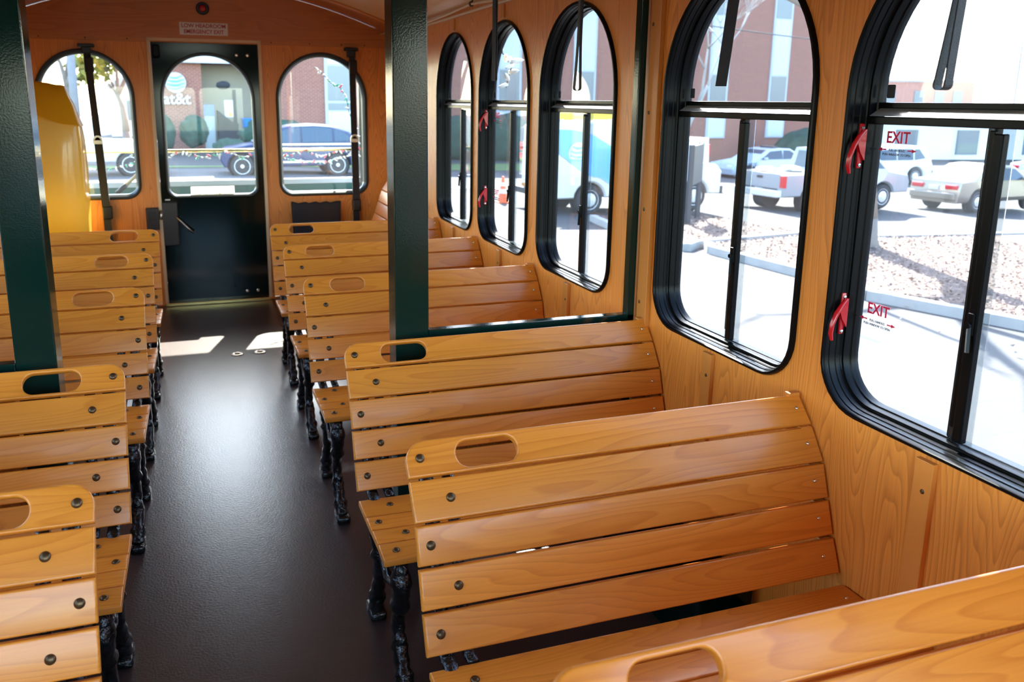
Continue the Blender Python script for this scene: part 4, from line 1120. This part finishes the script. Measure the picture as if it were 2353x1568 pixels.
gs.build('globe_stripes', M['globeblue'], t2)
MB().add_mesh(text_mesh('at&t', .72, .03, sx=1.0, bold=.012), frame_mat((.0, -.06, 1.43), (1, 0, 0), (0, 0, 1))).build('lettering', M['panel'], t2)
def fpos(x, off, z=0): p = FO + FD * x + FN * off; p.z = z; return p
t2 = thing('utility_cabinet', 'tall grey metal cabinet beside the tan recess, blue notice on top', 'cabinet', fpos(-6.45, .4, -1.05), R(5))
MB().box((0, 0, .95), (.46, .4, 1.9), bevel=.01).build('housing', M['cabgrey'], t2)
MB().box((0, -.21, .9), (.38, .02, 1.6), bevel=.004).build('door', M['cabgrey'], t2)
MB().box((0, -.235, 1.1), (.03, .03, .10)).build('handle', M['rim'], t2)
MB().box((-.02, -.235, 1.98), (.46, .03, .50)).build('notice', M['signblue'], t2)
t2 = thing('blue_bin', 'blue bin in the tan recess of the brick building', 'bin', fpos(-4.30, .5, -1.05), R(5))
MB().loops([[(-.52, -.4, 0), (.52, -.4, 0), (.52, .4, 0), (-.52, .4, 0)], [(-.62, -.48, 1.55), (.62, -.48, 1.55), (.62, .48, 1.55), (-.62, .48, 1.55)]], cap0=True, cap1=True).build('body', M['bluebin'], t2)
MB().box((0, 0, 1.57), (1.3, 1.02, .06), bevel=.02).build('lid', M['bluebin'], t2)
t2 = thing('kiosk', 'dark hooded machine with white poster in front of the tan recess wall', 'kiosk', fpos(-5.55, .5, -1.05), R(5))
MB().prism([(-.55, -.3, 0), (.38, -.3, 0), (.38, -.3, 1.35), (.1, -.3, 1.45), (-.55, -.3, 1.98)], (0, .5, 0)).build('cover', M['dark'], t2)
MB().box((.02, .1, 2.05), (.40, .05, .80), bevel=.01).build('poster', M['panel'], t2)
MB().box((.30, .12, 1.8), (.16, .1, 2.3)).build('post', M['dark'], t2)
MB().lathe([(.10, 0), (.10, .02), (0, .02)], (.08, .07, 1.78), (0, -1, 0), 14).build('yellow_badge', M['yladder'], t2)
MB().blob((-.18, .1, 3.15), (.34, .12, .20), 2, .05).build('lamp_hood', M['dark'], t2)
# clipped shrubs and hedges before the facade
def shrub(label, x, off, z0, r, seed, stem=True):
    p = fpos(x, off); p.z = gz(p.x) if p.x > 3 else -1.05
    t_ = thing('shrub', label, 'shrub', p, 0, 'clipped evergreen shrubs before the brick building')
    MB().blob((0, 0, z0), r, 4, .18, 2.2, seed).build('foliage', M['hedge'], t_, smooth=True)
    MB().tube([(0, 0, 0), (.03, 0, z0 * .5), (0, 0, z0)], [.06, .045, .03], 8).build('stem', M['bark'], t_)
shrub('dark clipped shrub on bare stems under the at&t letters', -7.35, 2.2, 1.05, (.62, .55, .72), 1)
shrub('dark clipped shrub at the left edge of the door window', -8.7, 2.2, 1.0, (.55, .5, .85), 2)
shrub('low dark shrub behind the navy car at left of the door window', -6.0, 3.6, .38, (.7, .45, .42), 3)
shrub('rounded dark shrub whose top shows above the navy car', -4.0, 3.2, .85, (1.5, .8, .85), 4)
shrub('dark evergreen shrub outside the window furthest back', 5.1, 3.0, 1.0, (1.3, .9, 1.15), 5)
shrub('dark evergreen shrub left of the utility van', 7.9, 3.0, 1.05, (1.5, .9, 1.35), 6)
shrub('big rounded dark shrub behind the police car', 28.4, 3.5, 1.0, (2.4, 1.3, 1.35), 7)
# far low brick building seen through the right window
t2 = thing('far_building', 'low distant red brick building under the white sky', 'building', (60.5, 62, -1.6), R(-14))
MB().box((0, 0, 2.6), (13.0, 8, 5.2)).build('wall', M['brick2'], t2)
MB().box((0, -3.9, 5.1), (13.2, .4, .2)).build('coping', M['concrete'], t2)
for x in (-4.6, -1.2, 1.4, 3.3, 5.0):
    MB().box((x, -4.02, 3.5), (.9, .08, 1.5)).build('window', M['pane'], t2)
# white low shop beyond the lot
t2 = thing('white_shop', 'low white building with flat awning behind the far cars', 'building', (55, 46.0, -2.3), R(-14))
MB().box((0, 0, 1.55), (20, 6, 3.1)).build('wall', M['white'], t2)
MB().box((-1, -3.3, 3.0), (20, 1.6, .25)).build('awning', M['white'], t2)
for x in (-7.5, -3, 2, 6): MB().box((x, -3.03, 1.2), (1.6, .08, 1.7)).build('window', M['pane'], t2)
# house row far left behind the pickup
t2 = thing('pale_house', 'pale house far behind the white pickup at left', 'building', (-1.9, 62, -1.05), R(2))
MB().box((0, 0, 1.6), (7, 5, 3.2)).build('wall', M['white'], t2)
MB().prism([(-3.8, -2.8, 3.2), (3.8, -2.8, 3.2), (0, -2.8, 5.4)], (0, 5.6, 0)).build('roof', M['balloon'], t2)
for x in (-2, .2, 2.1): MB().box((x, -2.52, 1.7), (.9, .06, 1.3)).build('window', M['pane'], t2)

# ------------------------------------------------------------------ trees, poles, wires
def tree(name, label, loc, h, tr, seed, leaves=0, bark='bark', depth=4, lean=(0, 0), leafmat='foliage', spread=.55, first=.4, lsize=.16):
    random.seed(seed)
    t_ = thing(name, label, 'tree', loc)
    mb = MB(); lf_ = MB(); tips = []
    def grow(p, d, L_, r_, dep):
        pts = [p]; q = p; dd = d.copy()
        for k in range(3):
            dd = (dd + Vector((random.uniform(-.16, .16), random.uniform(-.16, .16), random.uniform(-.03, .10)))).normalized()
            q = q + dd * L_ / 3; pts.append(q)
        mb.tube(pts, [r_ * (1 - .13 * k) for k in range(4)], 8 if dep > 2 else 5)
        if dep == 0: tips.append(q); return
        for k in range(random.choice((2, 3, 3))):
            nd = (dd + Vector((random.uniform(-1, 1), random.uniform(-1, 1), random.uniform(-.25, .7))) * spread * 1.3).normalized()
            grow(pts[random.choice((2, 3, 3))], nd, L_ * random.uniform(.6, .8), r_ * .58, dep - 1)
    base = Vector((0, 0, 0))
    mb.tube([base - Vector((0, 0, .1)), base + Vector((0, 0, .15)), base + Vector((0, 0, .6))], [tr * 1.45, tr * 1.15, tr], 12)
    grow(base + Vector((0, 0, .55)), Vector((lean[0], lean[1], 1)).normalized(), h * first, tr, depth)
    mb.build('trunk', M[bark], t_, smooth=True)
    if leaves:
        for k in range(leaves):
            p = random.choice(tips) + Vector([random.gauss(0, .45) for _ in range(3)])
            s = lsize * random.uniform(.6, 1.3); q = Matrix.Rotation(random.uniform(0, 6.3), 3, Vector((random.random(), random.random(), random.random() + .1)).normalized())
            lf_.poly([p + q @ Vector(v) for v in ((-s, 0, 0), (0, -s * .5, 0), (s, 0, 0), (0, s * .5, 0))])
        lf_.build('foliage', M[leafmat], t_)
    random.seed(3)
tree('lot_tree', 'grey tree trunk in the leaf-covered bed, at the left side of the right window', (12.66, 12.0, gz(12.66) + .08), 11, .34, 21, 0, depth=5, first=.36, spread=.75)
tree('bare_tree', 'bare pale-twigged tree before the brick building, top of the second window', (22.0, 34.0, gz(22)), 9, .12, 22, 0, 'concrete', 5, first=.42)
tree('bare_tree', 'bare tree with pinkish trunk left of the brick building corner, left rear window', (-5.6, 24.0, -1.05), 9, .17, 23, 900, 'barkred', 4, lean=(.35, .1), first=.28)
tree('leafy_tree', 'yellow-green tree far behind the white pickup, left rear window', (-6.4, 46, -1.05), 10, .22, 24, 1500, depth=4, first=.25, lsize=.3)
tree('leafy_tree', 'dark leafy tree next to the utility pole, left rear window', (-3.9, 52, -1.05), 9, .22, 25, 1300, depth=4, first=.25, lsize=.3)
t = thing('utility_pole', 'grey wooden utility pole behind the left rear window', 'pole', (-4.35, 34, -1.05))
MB().tube([(0, 0, 0), (0, 0, 9)], [.17, .12], 12).build('shaft', M['pole'], t, smooth=True)
MB().box((0, 0, 8.2), (2.0, .1, .12)).build('crossarm', M['pole'], t)
t = thing('street_pole', 'thin pale pole right of the far low brick building', 'pole', (62.8, 50, -2.3))
MB().tube([(0, 0, 0), (0, 0, 9)], [.12, .08], 10).build('shaft', M['pole'], t, smooth=True)
MB().box((0, 0, 7.2), (2.4, .1, .1), rot=Matrix.Rotation(R(-30), 4, 'Z')).build('crossarm', M['pole'], t)
def wire(label, a, b, sag, r_=.02):
    a = Vector(a); b = Vector(b); t_ = thing('power_line', label, 'cable', a)
    pts = [(b - a) * k / 16 - Vector((0, 0, sag * 4 * (k / 16) * (1 - k / 16))) for k in range(17)]
    MB().tube(pts, r_, 6, ref=(0, 0, 1)).build('cable', M['darkpost'], t_)
wire('power line crossing before the brick building', (6, 30, 6.2), (48, 40, 4.6), .5, .028)
wire('power line far right in the white sky', (40, 52, 5.6), (90, 50, 4.3), .4, .03)
